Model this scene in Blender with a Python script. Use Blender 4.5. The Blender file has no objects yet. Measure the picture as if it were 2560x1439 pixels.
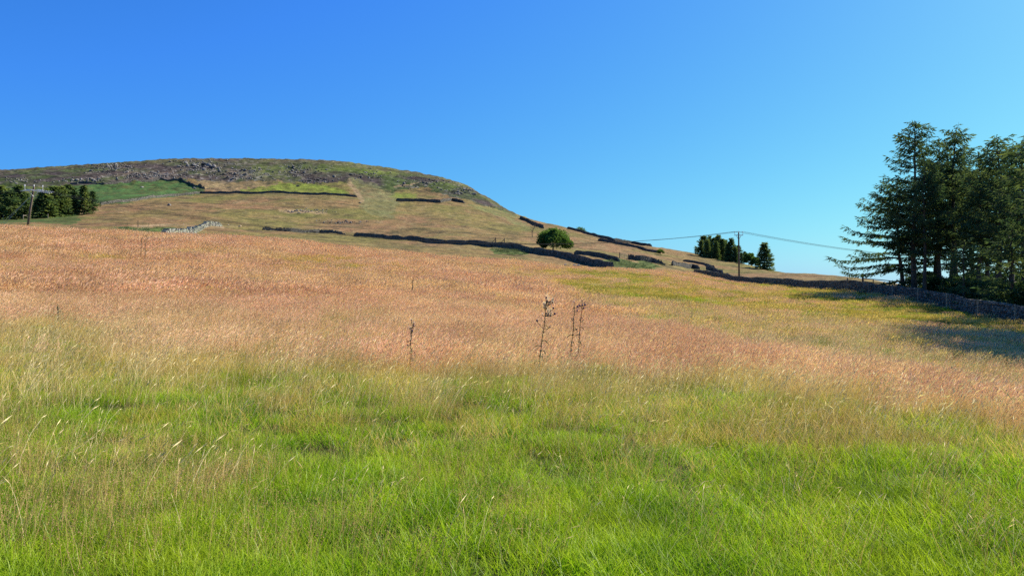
import bpy, math, random
import numpy as np
from mathutils import Vector, Matrix
R = math.radians
random.seed(7); RNG = np.random.default_rng(7)
SC = bpy.context.scene
COL = SC.collection

# ------------------------------------------------------------------ camera, sky, sun, exposure
F = 1900.0; CX, CY = 1280.0, 719.5; EYE = 1.6
cam = bpy.data.cameras.new('camera'); camo = bpy.data.objects.new('camera', cam); COL.objects.link(camo)
cam.sensor_width = 36; cam.lens = 36*F/2560; cam.clip_start = 0.05; cam.clip_end = 12000
camo.location = (0, 0, EYE); camo.rotation_euler = (R(90), 0, 0)
SC.camera = camo
SUN_AZ, SUN_EL = 55.0, 38.0          # azimuth clockwise from the view direction (+Y)
w = bpy.data.worlds.new('World'); SC.world = w; w.use_nodes = True
nt = w.node_tree; bg = nt.nodes['Background']
sky = nt.nodes.new('ShaderNodeTexSky'); sky.sky_type = 'NISHITA'; sky.sun_disc = False
sky.sun_elevation = R(SUN_EL); sky.sun_rotation = R(SUN_AZ)
sky.altitude = 300; sky.air_density = 1.0; sky.dust_density = 1.0; sky.ozone_density = 10.0
# the photograph's deep blue rendering of a clear sky: a tone curve per channel over the whole physical sky
_sp = nt.nodes.new('ShaderNodeSeparateColor'); _cb = nt.nodes.new('ShaderNodeCombineColor'); nt.links.new(sky.outputs[0], _sp.inputs[0])
for _i, (_a, _p) in enumerate(((0.404, 1.2), (0.640, 1.0), (0.738, 0.15))):
    _m = nt.nodes.new('ShaderNodeMath'); _m.operation = 'MULTIPLY'; _m.inputs[1].default_value = 0.157; nt.links.new(_sp.outputs[_i], _m.inputs[0])
    _q = nt.nodes.new('ShaderNodeMath'); _q.operation = 'POWER'; _q.inputs[1].default_value = _p; nt.links.new(_m.outputs[0], _q.inputs[0])
    _r = nt.nodes.new('ShaderNodeMath'); _r.operation = 'MULTIPLY'; _r.inputs[1].default_value = _a/0.157; nt.links.new(_q.outputs[0], _r.inputs[0])
    if _i == 2:      # towards the zenith the blue falls off with the light
        _l = nt.nodes.new('ShaderNodeMath'); _l.operation = 'MULTIPLY'; _l.inputs[1].default_value = 0.988/0.157; nt.links.new(_m.outputs[0], _l.inputs[0])
        _n = nt.nodes.new('ShaderNodeMath'); _n.operation = 'MINIMUM'; nt.links.new(_r.outputs[0], _n.inputs[0]); nt.links.new(_l.outputs[0], _n.inputs[1]); _r = _n
    nt.links.new(_r.outputs[0], _cb.inputs[_i])
nt.links.new(_cb.outputs[0], bg.inputs[0]); bg.inputs[1].default_value = 0.10
sd = bpy.data.lights.new('sun', 'SUN'); so = bpy.data.objects.new('sun', sd); COL.objects.link(so)
sd.energy = 5.0; sd.angle = R(0.53); sd.color = (1.0, 0.93, 0.80)
sv = Vector((math.sin(R(SUN_AZ))*math.cos(R(SUN_EL)), math.cos(R(SUN_AZ))*math.cos(R(SUN_EL)), math.sin(R(SUN_EL))))
so.rotation_euler = sv.to_track_quat('Z', 'Y').to_euler(); so.location = (60, 40, 80)
vs = SC.view_settings
vs.view_transform = 'Standard'; vs.look = 'None'; vs.exposure = 1.0; vs.gamma = 1; vs.use_curve_mapping = False
SC.cycles.max_bounces = 6; SC.cycles.diffuse_bounces = 3; SC.cycles.transmission_bounces = 4; SC.cycles.glossy_bounces = 2
SC.cycles.use_denoising = False

# ------------------------------------------------------------------ numpy noise
def _h(ix, iy, s):
    v = (ix.astype(np.int64)*374761393 + iy.astype(np.int64)*668265263 + s*974634777) & 0xffffffff
    v = ((v ^ (v >> 13))*1274126177) & 0xffffffff
    return ((v ^ (v >> 16)) & 0xffffff)/float(0xffffff)
def vnoise(x, y, s=0):
    x = np.asarray(x, float); y = np.asarray(y, float)
    ix = np.floor(x); iy = np.floor(y); fx = x-ix; fy = y-iy
    fx = fx*fx*(3-2*fx); fy = fy*fy*(3-2*fy)
    a = _h(ix, iy, s); b = _h(ix+1, iy, s); c = _h(ix, iy+1, s); d = _h(ix+1, iy+1, s)
    return (a+(b-a)*fx)*(1-fy)+(c+(d-c)*fx)*fy
def fbm(x, y, s=0, o=4, g=0.5):
    t = 0; a = 1; n = 0
    for k in range(o):
        t = t+a*vnoise(x*2**k+17.3*k, y*2**k-9.1*k, s+k); n += a; a *= g
    return t/n*2-1
def sstep(a, b, x):
    t = np.clip((np.asarray(x, float)-a)/(b-a), 0, 1); return t*t*(3-2*t)

# ------------------------------------------------------------------ the lie of the land: height over (bearing, depth)
def pchip(x, y, xn):
    x = np.asarray(x, float); y = np.asarray(y, float)
    if y.ndim == 1: y = y[:, None]
    h = np.diff(x)[:, None]; dl = np.diff(y, axis=0)/h
    m = np.zeros_like(y)
    w1 = 2*h[1:]+h[:-1]; w2 = h[1:]+2*h[:-1]
    ok = dl[:-1]*dl[1:] > 0
    with np.errstate(divide='ignore', invalid='ignore'):
        hm = (w1+w2)/(w1/dl[:-1]+w2/dl[1:])
    m[1:-1] = np.where(ok, hm, 0); m[0] = dl[0]; m[-1] = dl[-1]
    i = np.clip(np.searchsorted(x, xn, side='right')-1, 0, len(x)-2)
    t = ((xn-x[i])/(x[i+1]-x[i]))[:, None]; hh = (x[i+1]-x[i])[:, None]
    t = np.clip(t, 0, 1)
    return (2*t**3-3*t**2+1)*y[i]+(t**3-2*t**2+t)*hh*m[i]+(-2*t**3+3*t**2)*y[i+1]+(t**3-t**2)*hh*m[i+1]
NEAR = [(1, 3760), (2, 2240), (4, 1478), (7, 1150)]
COLS = {
 -900: NEAR+[(10, 960), (15, 840), (22, 755), (32, 680), (45, 620), (60, 580), (70, 570), (85, 572), (100, 572), (145, 560), (180, 552), (230, 545), (280, 540), (320, 515), (380, 492), (450, 465), (520, 448), (560, 442), (650, 452), (900, 500)],
 0: NEAR+[(10, 985), (15, 870), (22, 788), (32, 710), (45, 642), (60, 592), (70, 579), (85, 582), (100, 580), (120, 576), (145, 571), (180, 563), (230, 555), (280, 548), (320, 522), (380, 490), (450, 455), (520, 430), (560, 425), (650, 436), (900, 490)],
 256: NEAR+[(10, 987), (15, 874), (22, 793), (32, 717), (45, 652), (60, 605), (72, 589), (88, 594), (110, 591), (145, 580), (180, 568), (230, 553), (280, 537), (310, 520), (340, 506), (380, 489), (440, 466), (500, 436), (570, 412), (600, 409), (700, 422), (900, 470)],
 512: NEAR+[(10, 990), (15, 880), (22, 800), (32, 727), (45, 665), (60, 620), (75, 601), (90, 605), (110, 603), (130, 596), (160, 585), (200, 572), (250, 555), (300, 532), (350, 510), (400, 491), (440, 478), (480, 462), (530, 430), (580, 405), (620, 397), (720, 408), (900, 450)],
 768: NEAR+[(10, 992), (15, 885), (22, 806), (32, 737), (45, 683), (60, 642), (80, 618), (98, 621), (120, 617), (150, 608), (200, 590), (250, 577), (300, 555), (350, 520), (400, 490), (440, 482), (480, 465), (540, 425), (600, 402), (630, 399), (720, 410), (900, 450)],
 1024: NEAR+[(10, 994), (15, 890), (22, 815), (32, 753), (45, 707), (60, 673), (80, 649), (90, 644), (110, 646), (130, 641), (160, 624), (200, 608), (240, 597), (290, 572), (340, 548), (390, 522), (430, 500), (480, 480), (540, 450), (590, 428), (680, 440), (900, 480)],
 1150: NEAR+[(10, 995), (15, 892), (22, 820), (32, 763), (45, 718), (60, 686), (80, 661), (92, 655), (110, 656), (130, 651), (160, 632), (200, 613), (240, 597), (290, 575), (340, 555), (400, 528), (450, 500), (500, 476), (550, 457), (640, 472), (900, 520)],
 1220: NEAR+[(10, 995), (15, 894), (22, 822), (32, 768), (45, 723), (60, 692), (80, 666), (93, 660), (110, 661), (130, 657), (160, 640), (200, 616), (240, 601), (290, 584), (340, 565), (400, 540), (460, 513), (510, 493), (600, 510), (900, 560)],
 1280: NEAR+[(10, 995), (15, 895), (22, 826), (32, 774), (45, 730), (60, 698), (80, 671), (95, 664), (110, 665), (130, 661), (160, 643), (195, 621), (240, 604), (290, 588), (340, 571), (400, 552), (450, 536), (480, 531), (560, 545), (900, 600)],
 1400: NEAR+[(10, 997), (15, 900), (22, 835), (32, 784), (45, 742), (60, 711), (80, 684), (100, 672), (115, 674), (135, 669), (160, 650), (180, 640), (220, 627), (270, 610), (330, 585), (390, 568), (420, 565), (500, 580), (900, 630)],
 1536: NEAR+[(10, 1000), (15, 905), (22, 842), (32, 792), (45, 750), (60, 720), (80, 696), (100, 681), (115, 677), (135, 674), (160, 664), (190, 650), (220, 641), (270, 626), (330, 606), (375, 600), (450, 614), (900, 650)],
 1680: NEAR+[(10, 1003), (15, 908), (22, 846), (32, 796), (45, 757), (60, 732), (80, 711), (100, 698), (130, 688), (155, 683), (185, 674), (215, 664), (260, 650), (310, 632), (345, 624), (420, 640), (900, 670)],
 1735: NEAR+[(10, 1004), (15, 908), (20, 868), (26, 832), (34, 798), (45, 764), (60, 741), (80, 722), (100, 710), (130, 699), (160, 692), (190, 687), (220, 676), (260, 660), (305, 641), (340, 634), (420, 650), (900, 680)],
 1850: NEAR+[(10, 1006), (14, 930), (18, 893), (24, 858), (32, 818), (45, 780), (60, 757), (80, 738), (100, 726), (130, 714), (150, 707), (180, 697), (210, 688), (250, 674), (290, 660), (340, 668), (900, 690)],
 2000: NEAR+[(10, 1010), (13, 955), (16, 925), (20, 898), (26, 860), (34, 825), (45, 795), (60, 768), (80, 746), (100, 730), (118, 721), (145, 708), (180, 694), (225, 684), (300, 690), (900, 700)],
 2150: NEAR+[(10, 1020), (13, 968), (16, 943), (20, 915), (26, 875), (34, 838), (45, 808), (60, 778), (78, 748), (94, 731), (120, 715), (160, 702), (200, 697), (260, 703), (900, 712)],
 2304: NEAR+[(10, 1035), (12.5, 993), (15, 972), (20, 938), (26, 898), (34, 856), (45, 822), (58, 788), (66, 770), (74, 757), (85, 746), (100, 737), (130, 726), (170, 720), (230, 725), (900, 725)],
 2560: NEAR+[(8.5, 1092), (10, 1055), (12, 1030), (15, 1005), (20, 965), (26, 920), (34, 880), (45, 838), (54.5, 811), (65, 796), (80, 780), (110, 760), (150, 748), (200, 750), (900, 735)],
 3000: NEAR+[(8.5, 1110), (10, 1080), (12, 1055), (15, 1025), (20, 985), (26, 940), (34, 895), (45, 855), (54.5, 832), (65, 815), (80, 795), (110, 770), (150, 755), (200, 752), (900, 735)],
 3700: NEAR+[(8.5, 1120), (10, 1090), (12, 1065), (15, 1035), (20, 990), (26, 945), (34, 905), (45, 865), (54.5, 840), (65, 822), (80, 800), (110, 772), (150, 757), (200, 752), (900, 735)],
}
LK = np.linspace(math.log(1.0), math.log(900), 700)
UK = np.linspace(-1.15, 1.25, 1201)
_cx = np.array(sorted(COLS)); _tab = np.zeros((len(_cx), len(LK)))
for _i, _c in enumerate(_cx):
    _p = np.array(COLS[_c], float)
    # smooth in elevation*depth^0.? : interpolate height divided by depth
    _tab[_i] = pchip(np.log(_p[:, 0]), (CY-_p[:, 1])/F, LK)[:, 0]
TAB = pchip((_cx-CX)/F, _tab, UK)
_k = np.array([1, 2, 4, 6, 4, 2, 1.]); _k /= _k.sum()
_pad = np.pad(TAB, ((9, 9), (0, 0)), mode='edge')
_kk = np.hanning(19); _kk /= _kk.sum()
TAB = sum(_pad[i:i+TAB.shape[0]]*_kk[i] for i in range(19))

def to_polar(X, Y):
    return np.arctan2(X, Y), np.hypot(X, Y)
TH_L, TH_R = math.atan(-1.1), math.atan(1.2)
def ground_rel(X, Y, detail=True):
    X = np.asarray(X, float); Y = np.asarray(Y, float)
    th, r = to_polar(X, Y)
    thc = np.clip(th, TH_L, TH_R)
    u = np.tan(thc); D = r*np.cos(thc)
    fu = (u-UK[0])/(UK[1]-UK[0]); iu = np.clip(fu.astype(int), 0, len(UK)-2); fu = np.clip(fu-iu, 0, 1)
    l = np.log(np.clip(D, 1.0, 900)); fl = (l-LK[0])/(LK[1]-LK[0]); il = np.clip(fl.astype(int), 0, len(LK)-2); fl = np.clip(fl-il, 0, 1)
    e = (TAB[iu, il]*(1-fu)+TAB[iu+1, il]*fu)*(1-fl)+(TAB[iu, il+1]*(1-fu)+TAB[iu+1, il+1]*fu)*fl
    z = e*np.clip(D, 1.0, 900)
    over = np.maximum(np.abs(th)-1.0, 0)/(math.pi-1.0)
    common = -1.6-0.03*np.minimum(r, 900)+5*0
    wgt = sstep(0.0, 1.0, over)*sstep(2, 12, r)
    z = z*(1-wgt)+common*wgt
    z = z*(1-sstep(1.5, 0.5, r))-1.6*sstep(1.5, 0.5, r)
    if detail:
        a1 = np.clip(r/900, 0, 0.10)
        z = z+0.045*fbm(X/1.7, Y/1.7, 3, 3)*sstep(1, 5, r)
        far = sstep(90, 220, r)
        z = z+far*(0.55*fbm(X/11, Y/16, 11, 3)+0.30*fbm(X/3.6, Y/4.5, 15, 3))
        hi = sstep(430, 500, r)*(1-sstep(0.02, 0.12, (X/np.maximum(Y, 1))))
        z = z+hi*(1.1*np.abs(fbm(X/9, Y/7, 23, 4))*2-0.6)
    return z
def gz(X, Y):
    return ground_rel(X, Y)+EYE
def g1(x, y): return float(gz(np.array([x]), np.array([y]))[0])
_YS = np.exp(np.linspace(math.log(3), math.log(800), 2400))
def hit(px, py, ymin=3.0):
    """world point where the sight line through a photo point meets the land beyond a given depth"""
    u = (px-CX)/F; Y = _YS[_YS >= ymin]
    p = CY-ground_rel(u*Y, Y)/Y*F
    ok = np.nonzero(p <= py)[0]
    i = ok[0] if len(ok) else int(np.argmin(p))
    return Vector((u*Y[i], Y[i], ground_rel(u*Y[i:i+1], Y[i:i+1])[0]+EYE))
def at(px, Y):
    x = (px-CX)/F*Y; return Vector((x, Y, g1(x, Y)))
def P(px, py, Y):
    return Vector(((px-CX)/F*Y, Y, (CY-py)/F*Y+EYE))

# ------------------------------------------------------------------ helpers: objects
def tag(o, label=None, cat=None, group=None, kind=None):
    if label: o['label'] = label
    if cat: o['category'] = cat
    if group: o['group'] = group
    if kind: o['kind'] = kind
    return o
def empty(name, loc, rz=0.0):
    o = bpy.data.objects.new(name, None); o.empty_display_size = 0.5; COL.objects.link(o); o.location = loc; o.rotation_euler = (0, 0, rz); return o
def link(name, me, parent=None, loc=None):
    o = bpy.data.objects.new(name, me); COL.objects.link(o)
    if parent: o.parent = parent
    if loc is not None: o.location = loc
    return o
def mesh_np(name, V, Fs, mat=None, tint=None, smooth=False):
    """V (n,3); Fs (m,3) or (m,4) array or a list of such arrays; tint (n,) or (n,3) point colour"""
    me = bpy.data.meshes.new(name)
    V = np.asarray(V, np.float32)
    if not isinstance(Fs, list): Fs = [Fs]
    Fs = [np.asarray(f, np.int32) for f in Fs if len(f)]
    nl = sum(f.size for f in Fs); npoly = sum(len(f) for f in Fs)
    me.vertices.add(len(V)); me.vertices.foreach_set('co', V.ravel())
    me.loops.add(nl); me.loops.foreach_set('vertex_index', np.concatenate([f.ravel() for f in Fs]))
    me.polygons.add(npoly)
    tot = np.concatenate([np.full(len(f), f.shape[1], np.int32) for f in Fs]); st = np.concatenate([[0], np.cumsum(tot)[:-1]]).astype(np.int32)
    me.polygons.foreach_set('loop_start', st)
    me.polygons.foreach_set('loop_total', tot)
    if smooth: me.polygons.foreach_set('use_smooth', np.ones(npoly, bool))
    me.update(calc_edges=True)
    if tint is not None:
        t = np.asarray(tint, np.float32)
        if t.ndim == 1: t = np.repeat(t[:, None], 3, 1)
        c = np.ones((len(V), 4), np.float32); c[:, :t.shape[1]] = t
        a = me.color_attributes.new('tint', 'FLOAT_COLOR', 'POINT'); a.data.foreach_set('color', c.ravel())
    if mat: me.materials.append(mat)
    return me
class MB:
    """collects simple solids into one mesh"""
    def __init__(s): s.v = []; s.f = []; s.t = []
    def add(s, v, f, t=0.5):
        b = len(s.v); s.v += [tuple(p) for p in v]; s.f += [tuple(b+i for i in q) for q in f]; s.t += [t]*len(v)
    def tube(s, pts, rad, n=6, t=0.5, cap=True):
        pts = [Vector(p) for p in pts]
        rad = rad if isinstance(rad, (list, tuple)) else [rad]*len(pts)
        v = []; f = []
        for i, p in enumerate(pts):
            d = (pts[min(i+1, len(pts)-1)]-pts[max(i-1, 0)]).normalized()
            a = d.cross(Vector((0, 0, 1))) if abs(d.z) < 0.95 else d.cross(Vector((0, 1, 0)))
            a.normalize(); b = d.cross(a)
            for k in range(n):
                an = 2*math.pi*k/n; v.append(p+(a*math.cos(an)+b*math.sin(an))*rad[i])
        for i in range(len(pts)-1):
            for k in range(n):
                f.append((i*n+k, i*n+(k+1) % n, (i+1)*n+(k+1) % n, (i+1)*n+k))
        if cap: f.append(tuple(range(n))[::-1]); f.append(tuple((len(pts)-1)*n+k for k in range(n)))
        s.add(v, f, t)
    def box(s, c, size, rz=0.0, jit=0.0, t=0.5, tilt=(0, 0), rnd=random):
        m = Matrix.Rotation(rz, 3, 'Z') @ Matrix.Rotation(tilt[0], 3, 'X') @ Matrix.Rotation(tilt[1], 3, 'Y')
        v = []
        for x, y, z in ((-1, -1, -1), (1, -1, -1), (1, 1, -1), (-1, 1, -1), (-1, -1, 1), (1, -1, 1), (1, 1, 1), (-1, 1, 1)):
            q = Vector((x*size[0]/2*(1+rnd.uniform(-jit, jit)), y*size[1]/2*(1+rnd.uniform(-jit, jit)), z*size[2]/2*(1+rnd.uniform(-jit, jit))))
            v.append(Vector(c)+m @ q)
        s.add(v, [(0, 3, 2, 1), (4, 5, 6, 7), (0, 1, 5, 4), (1, 2, 6, 5), (2, 3, 7, 6), (3, 0, 4, 7)], t)
    def mesh(s, name, mat, smooth=False):
        me = bpy.data.meshes.new(name); me.from_pydata(s.v, [], s.f); me.update()
        c = np.ones((len(s.v), 4), np.float32); c[:, :3] = np.asarray(s.t, np.float32)[:, None]
        a = me.color_attributes.new('tint', 'FLOAT_COLOR', 'POINT'); a.data.foreach_set('color', c.ravel())
        if smooth: me.polygons.foreach_set('use_smooth', np.ones(len(me.polygons), bool))
        me.materials.append(mat); return me
    def build(s, name, mat, parent=None, smooth=False):
        return link(name, s.mesh(name, mat, smooth), parent)

# ------------------------------------------------------------------ materials
def new_mat(name):
    m = bpy.data.materials.new(name); m.use_nodes = True; t = m.node_tree
    for n in list(t.nodes): t.nodes.remove(n)
    o = t.nodes.new('ShaderNodeOutputMaterial'); return m, t, o
def N(t, kind, **k):
    n = t.nodes.new(kind)
    for a, b in k.items():
        if a.startswith('i_'): n.inputs[a[2:].replace('_', ' ')].default_value = b
        else: setattr(n, a, b)
    return n
def mixc(t, fac, a, b, mode='MIX'):
    n = t.nodes.new('ShaderNodeMix'); n.data_type = 'RGBA'; n.blend_type = mode; n.clamp_factor = True
    for s, v in ((n.inputs[0], fac), (n.inputs[6], a), (n.inputs[7], b)):
        if isinstance(v, (int, float)): s.default_value = v
        elif isinstance(v, tuple): s.default_value = (v[0], v[1], v[2], 1)
        else: t.links.new(v, s)
    return n.outputs[2]
def ramp(t, fac, lo, hi):
    n = t.nodes.new('ShaderNodeMapRange'); n.interpolation_type = 'SMOOTHSTEP'
    n.inputs[1].default_value = lo; n.inputs[2].default_value = hi; t.links.new(fac, n.inputs[0]); return n.outputs[0]
def noise(t, scale, detail=3, rough=0.55, vec=None, dim='3D'):
    n = t.nodes.new('ShaderNodeTexNoise'); n.inputs['Scale'].default_value = scale; n.inputs['Detail'].default_value = detail; n.inputs['Roughness'].default_value = rough
    if vec is not None: t.links.new(vec, n.inputs['Vector'])
    return n.outputs['Fac']
def plant_mat(name, a, b, tip=None, trans=0.45, patch=0.35, pa=(0.7, 0.7, 0.7), pb=(1.25, 1.25, 1.25), gloss=0.02, patchcol=None, soft=0.9):
    """leaf material: tint.r = random per leaf, tint.g = along the leaf; patches over the ground in world space"""
    m, t, o = new_mat(name)
    at_ = N(t, 'ShaderNodeAttribute', attribute_name='tint'); sp = N(t, 'ShaderNodeSeparateColor'); t.links.new(at_.outputs['Color'], sp.inputs[0])
    c = mixc(t, sp.outputs[0], a, b)
    if tip: c = mixc(t, ramp(t, sp.outputs[1], 0.45, 1.0), c, tip)
    geo = N(t, 'ShaderNodeNewGeometry')
    n1 = noise(t, patch, 3, 0.6, geo.outputs['Position'])
    if patchcol: c = mixc(t, ramp(t, n1, 0.42, 0.66), c, patchcol)
    c = mixc(t, 1.0, c, mixc(t, ramp(t, noise(t, patch*2.7, 2, 0.5, geo.outputs['Position']), 0.3, 0.7), pa, pb), 'MULTIPLY')
    d = N(t, 'ShaderNodeBsdfDiffuse'); tr = N(t, 'ShaderNodeBsdfTranslucent'); gl = N(t, 'ShaderNodeBsdfGlossy'); gl.inputs['Roughness'].default_value = 0.45
    t.links.new(c, d.inputs[0]); t.links.new(mixc(t, 1.0, c, (1.0, 1.0, 0.6), 'MULTIPLY'), tr.inputs[0])
    gl.inputs[0].default_value = (0.9, 0.9, 0.85, 1)
    if soft:
        va = N(t, 'ShaderNodeVectorMath', operation='ADD'); t.links.new(geo.outputs['Normal'], va.inputs[0]); va.inputs[1].default_value = (0, 0, soft)
        vn = N(t, 'ShaderNodeVectorMath', operation='NORMALIZE'); t.links.new(va.outputs[0], vn.inputs[0]); t.links.new(vn.outputs[0], d.inputs['Normal'])
    m1 = N(t, 'ShaderNodeMixShader'); m1.inputs[0].default_value = trans; t.links.new(d.outputs[0], m1.inputs[1]); t.links.new(tr.outputs[0], m1.inputs[2])
    m2 = N(t, 'ShaderNodeMixShader'); m2.inputs[0].default_value = gloss; t.links.new(m1.outputs[0], m2.inputs[1]); t.links.new(gl.outputs[0], m2.inputs[2])
    t.links.new(m2.outputs[0], o.inputs[0]); return m
def solid_mat(name, a, b, scale=6.0, rough=0.9, bump=0.0, lich=None, use_tint=True, objrand=False):
    m, t, o = new_mat(name)
    tc = N(t, 'ShaderNodeNewGeometry'); n1 = noise(t, scale, 5, 0.65, tc.outputs['Position'])
    c = mixc(t, ramp(t, n1, 0.3, 0.7), a, b)
    if use_tint:
        at_ = N(t, 'ShaderNodeAttribute', attribute_name='tint')
        mr = N(t, 'ShaderNodeMapRange'); mr.inputs[3].default_value = 0.4; mr.inputs[4].default_value = 1.6; t.links.new(at_.outputs['Fac'], mr.inputs[0])
        c = mixc(t, 1.0, c, mr.outputs[0], 'MULTIPLY')
    if objrand:
        oi = N(t, 'ShaderNodeObjectInfo'); mr = N(t, 'ShaderNodeMapRange'); mr.inputs[3].default_value = 0.75; mr.inputs[4].default_value = 1.3; t.links.new(oi.outputs['Random'], mr.inputs[0])
        c = mixc(t, 1.0, c, mr.outputs[0], 'MULTIPLY')
    if lich:
        c = mixc(t, ramp(t, noise(t, scale*1.7, 4, 0.6, tc.outputs['Position']), 0.52, 0.62), c, lich)
    p = N(t, 'ShaderNodeBsdfPrincipled'); p.inputs['Roughness'].default_value = rough; p.inputs['Specular IOR Level'].default_value = 0.25
    t.links.new(c, p.inputs['Base Color'])
    if bump:
        b_ = N(t, 'ShaderNodeBump'); b_.inputs['Strength'].default_value = 0.6; b_.inputs['Distance'].default_value = bump
        t.links.new(noise(t, scale*3, 4, 0.6, tc.outputs['Position']), b_.inputs['Height']); t.links.new(b_.outputs[0], p.inputs['Normal'])
    t.links.new(p.outputs[0], o.inputs[0]); return m

M = {}
M['stone'] = solid_mat('drystone', (0.05, 0.047, 0.042), (0.17, 0.16, 0.14), 2.5, 0.9, 0.03, (0.24, 0.24, 0.20), True, True)
M['stone_far'] = solid_mat('drystone_far', (0.06, 0.058, 0.052), (0.15, 0.14, 0.122), 1.2, 0.95, 0.0, (0.14, 0.135, 0.105))
M['stone_pale'] = solid_mat('drystone_pale', (0.15, 0.145, 0.135), (0.34, 0.325, 0.29), 1.5, 0.95, 0.0, (0.33, 0.36, 0.18))
M['core'] = solid_mat('wall_rubble_core', (0.02, 0.019, 0.017), (0.045, 0.042, 0.038), 3.0, 1.0)
M['rock'] = solid_mat('gritstone', (0.085, 0.078, 0.078), (0.21, 0.195, 0.185), 0.8, 0.95, 0.12, (0.12, 0.125, 0.08), True, True)
M['rock_tan'] = solid_mat('sandy_rock', (0.32, 0.22, 0.13), (0.55, 0.42, 0.28), 1.2, 0.95, 0.08)
M['post'] = solid_mat('weathered_post', (0.20, 0.16, 0.115), (0.34, 0.29, 0.22), 8.0, 0.85)
M['post_dark'] = solid_mat('dark_post', (0.05, 0.04, 0.032), (0.10, 0.08, 0.06), 8.0, 0.85)
M['pole'] = solid_mat('creosoted_pole', (0.085, 0.058, 0.042), (0.17, 0.125, 0.095), 3.0, 0.7)
M['metal'] = solid_mat('galvanised_metal', (0.35, 0.36, 0.37), (0.5, 0.5, 0.5), 20, 0.45)
M['wire'] = solid_mat('weathered_wire', (0.02, 0.022, 0.025), (0.03, 0.032, 0.035), 20, 1.0)
M['stay'] = solid_mat('bright_stay_wire', (0.42, 0.45, 0.38), (0.55, 0.58, 0.5), 20, 0.5)
M['insul'] = solid_mat('glazed_insulator', (0.55, 0.55, 0.56), (0.75, 0.75, 0.76), 30, 0.3)
M['yellow'] = solid_mat('yellow_plate', (0.75, 0.62, 0.03), (0.85, 0.7, 0.05), 9, 0.5, use_tint=False)
M['bark'] = solid_mat('larch_bark', (0.045, 0.036, 0.030), (0.11, 0.09, 0.075), 4, 0.95, 0.03)
M['bark_oak'] = solid_mat('oak_bark', (0.06, 0.05, 0.04), (0.12, 0.10, 0.08), 2, 0.95)
M['larch'] = plant_mat('larch_needles', (0.042, 0.092, 0.048), (0.145, 0.195, 0.085), None, 0.38, 0.22, (0.7, 0.75, 0.8), (1.25, 1.15, 0.95), 0.0)
M['spruce'] = plant_mat('spruce_needles', (0.06, 0.11, 0.05), (0.19, 0.24, 0.085), None, 0.4, 0.08, (0.7, 0.8, 0.8), (1.3, 1.2, 1.0), 0.0)
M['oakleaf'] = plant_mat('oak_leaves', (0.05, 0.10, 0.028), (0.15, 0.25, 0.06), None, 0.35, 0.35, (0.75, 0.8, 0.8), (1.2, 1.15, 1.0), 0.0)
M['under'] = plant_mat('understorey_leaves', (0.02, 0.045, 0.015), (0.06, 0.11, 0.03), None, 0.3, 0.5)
# grasses
M['g_green'] = plant_mat('green_grass', (0.055, 0.16, 0.002), (0.33, 0.56, 0.008), (0.44, 0.54, 0.045), 0.5, 0.55, (0.62, 0.72, 0.6), (1.2, 1.15, 1.1), 0.015, patchcol=(0.28, 0.38, 0.02), soft=0.55)
M['g_straw'] = plant_mat('straw_grass', (0.44, 0.32, 0.07), (0.88, 0.66, 0.25), None, 0.4, 0.5, (0.8, 0.8, 0.78), (1.15, 1.15, 1.15), 0.01)
M['g_olive'] = plant_mat('olive_dry_grass', (0.30, 0.25, 0.04), (0.64, 0.48, 0.12), None, 0.4, 0.12, (0.75, 0.8, 0.75), (1.15, 1.1, 1.1), 0.015, patchcol=(0.17, 0.19, 0.04))
M['g_haze'] = plant_mat('bent_grass_panicles', (0.34, 0.21, 0.09), (0.66, 0.46, 0.23), None, 0.4, 0.5, (0.8, 0.8, 0.8), (1.15, 1.1, 1.1), 0.0)
M['g_pink'] = plant_mat('pink_seed_grass', (0.86, 0.41, 0.26), (0.98, 0.68, 0.48), None, 0.35, 0.18, (0.84, 0.80, 0.78), (1.1, 1.1, 1.1), 0.0, patchcol=(0.96, 0.67, 0.42), soft=1.5)
M['g_spike'] = plant_mat('pale_seed_heads', (0.68, 0.52, 0.24), (0.98, 0.84, 0.50), None, 0.3, 0.5, gloss=0.0, soft=1.6)
M['g_rush'] = plant_mat('rushes', (0.06, 0.09, 0.025), (0.14, 0.17, 0.05), None, 0.2, 0.1, gloss=0.05)

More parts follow.
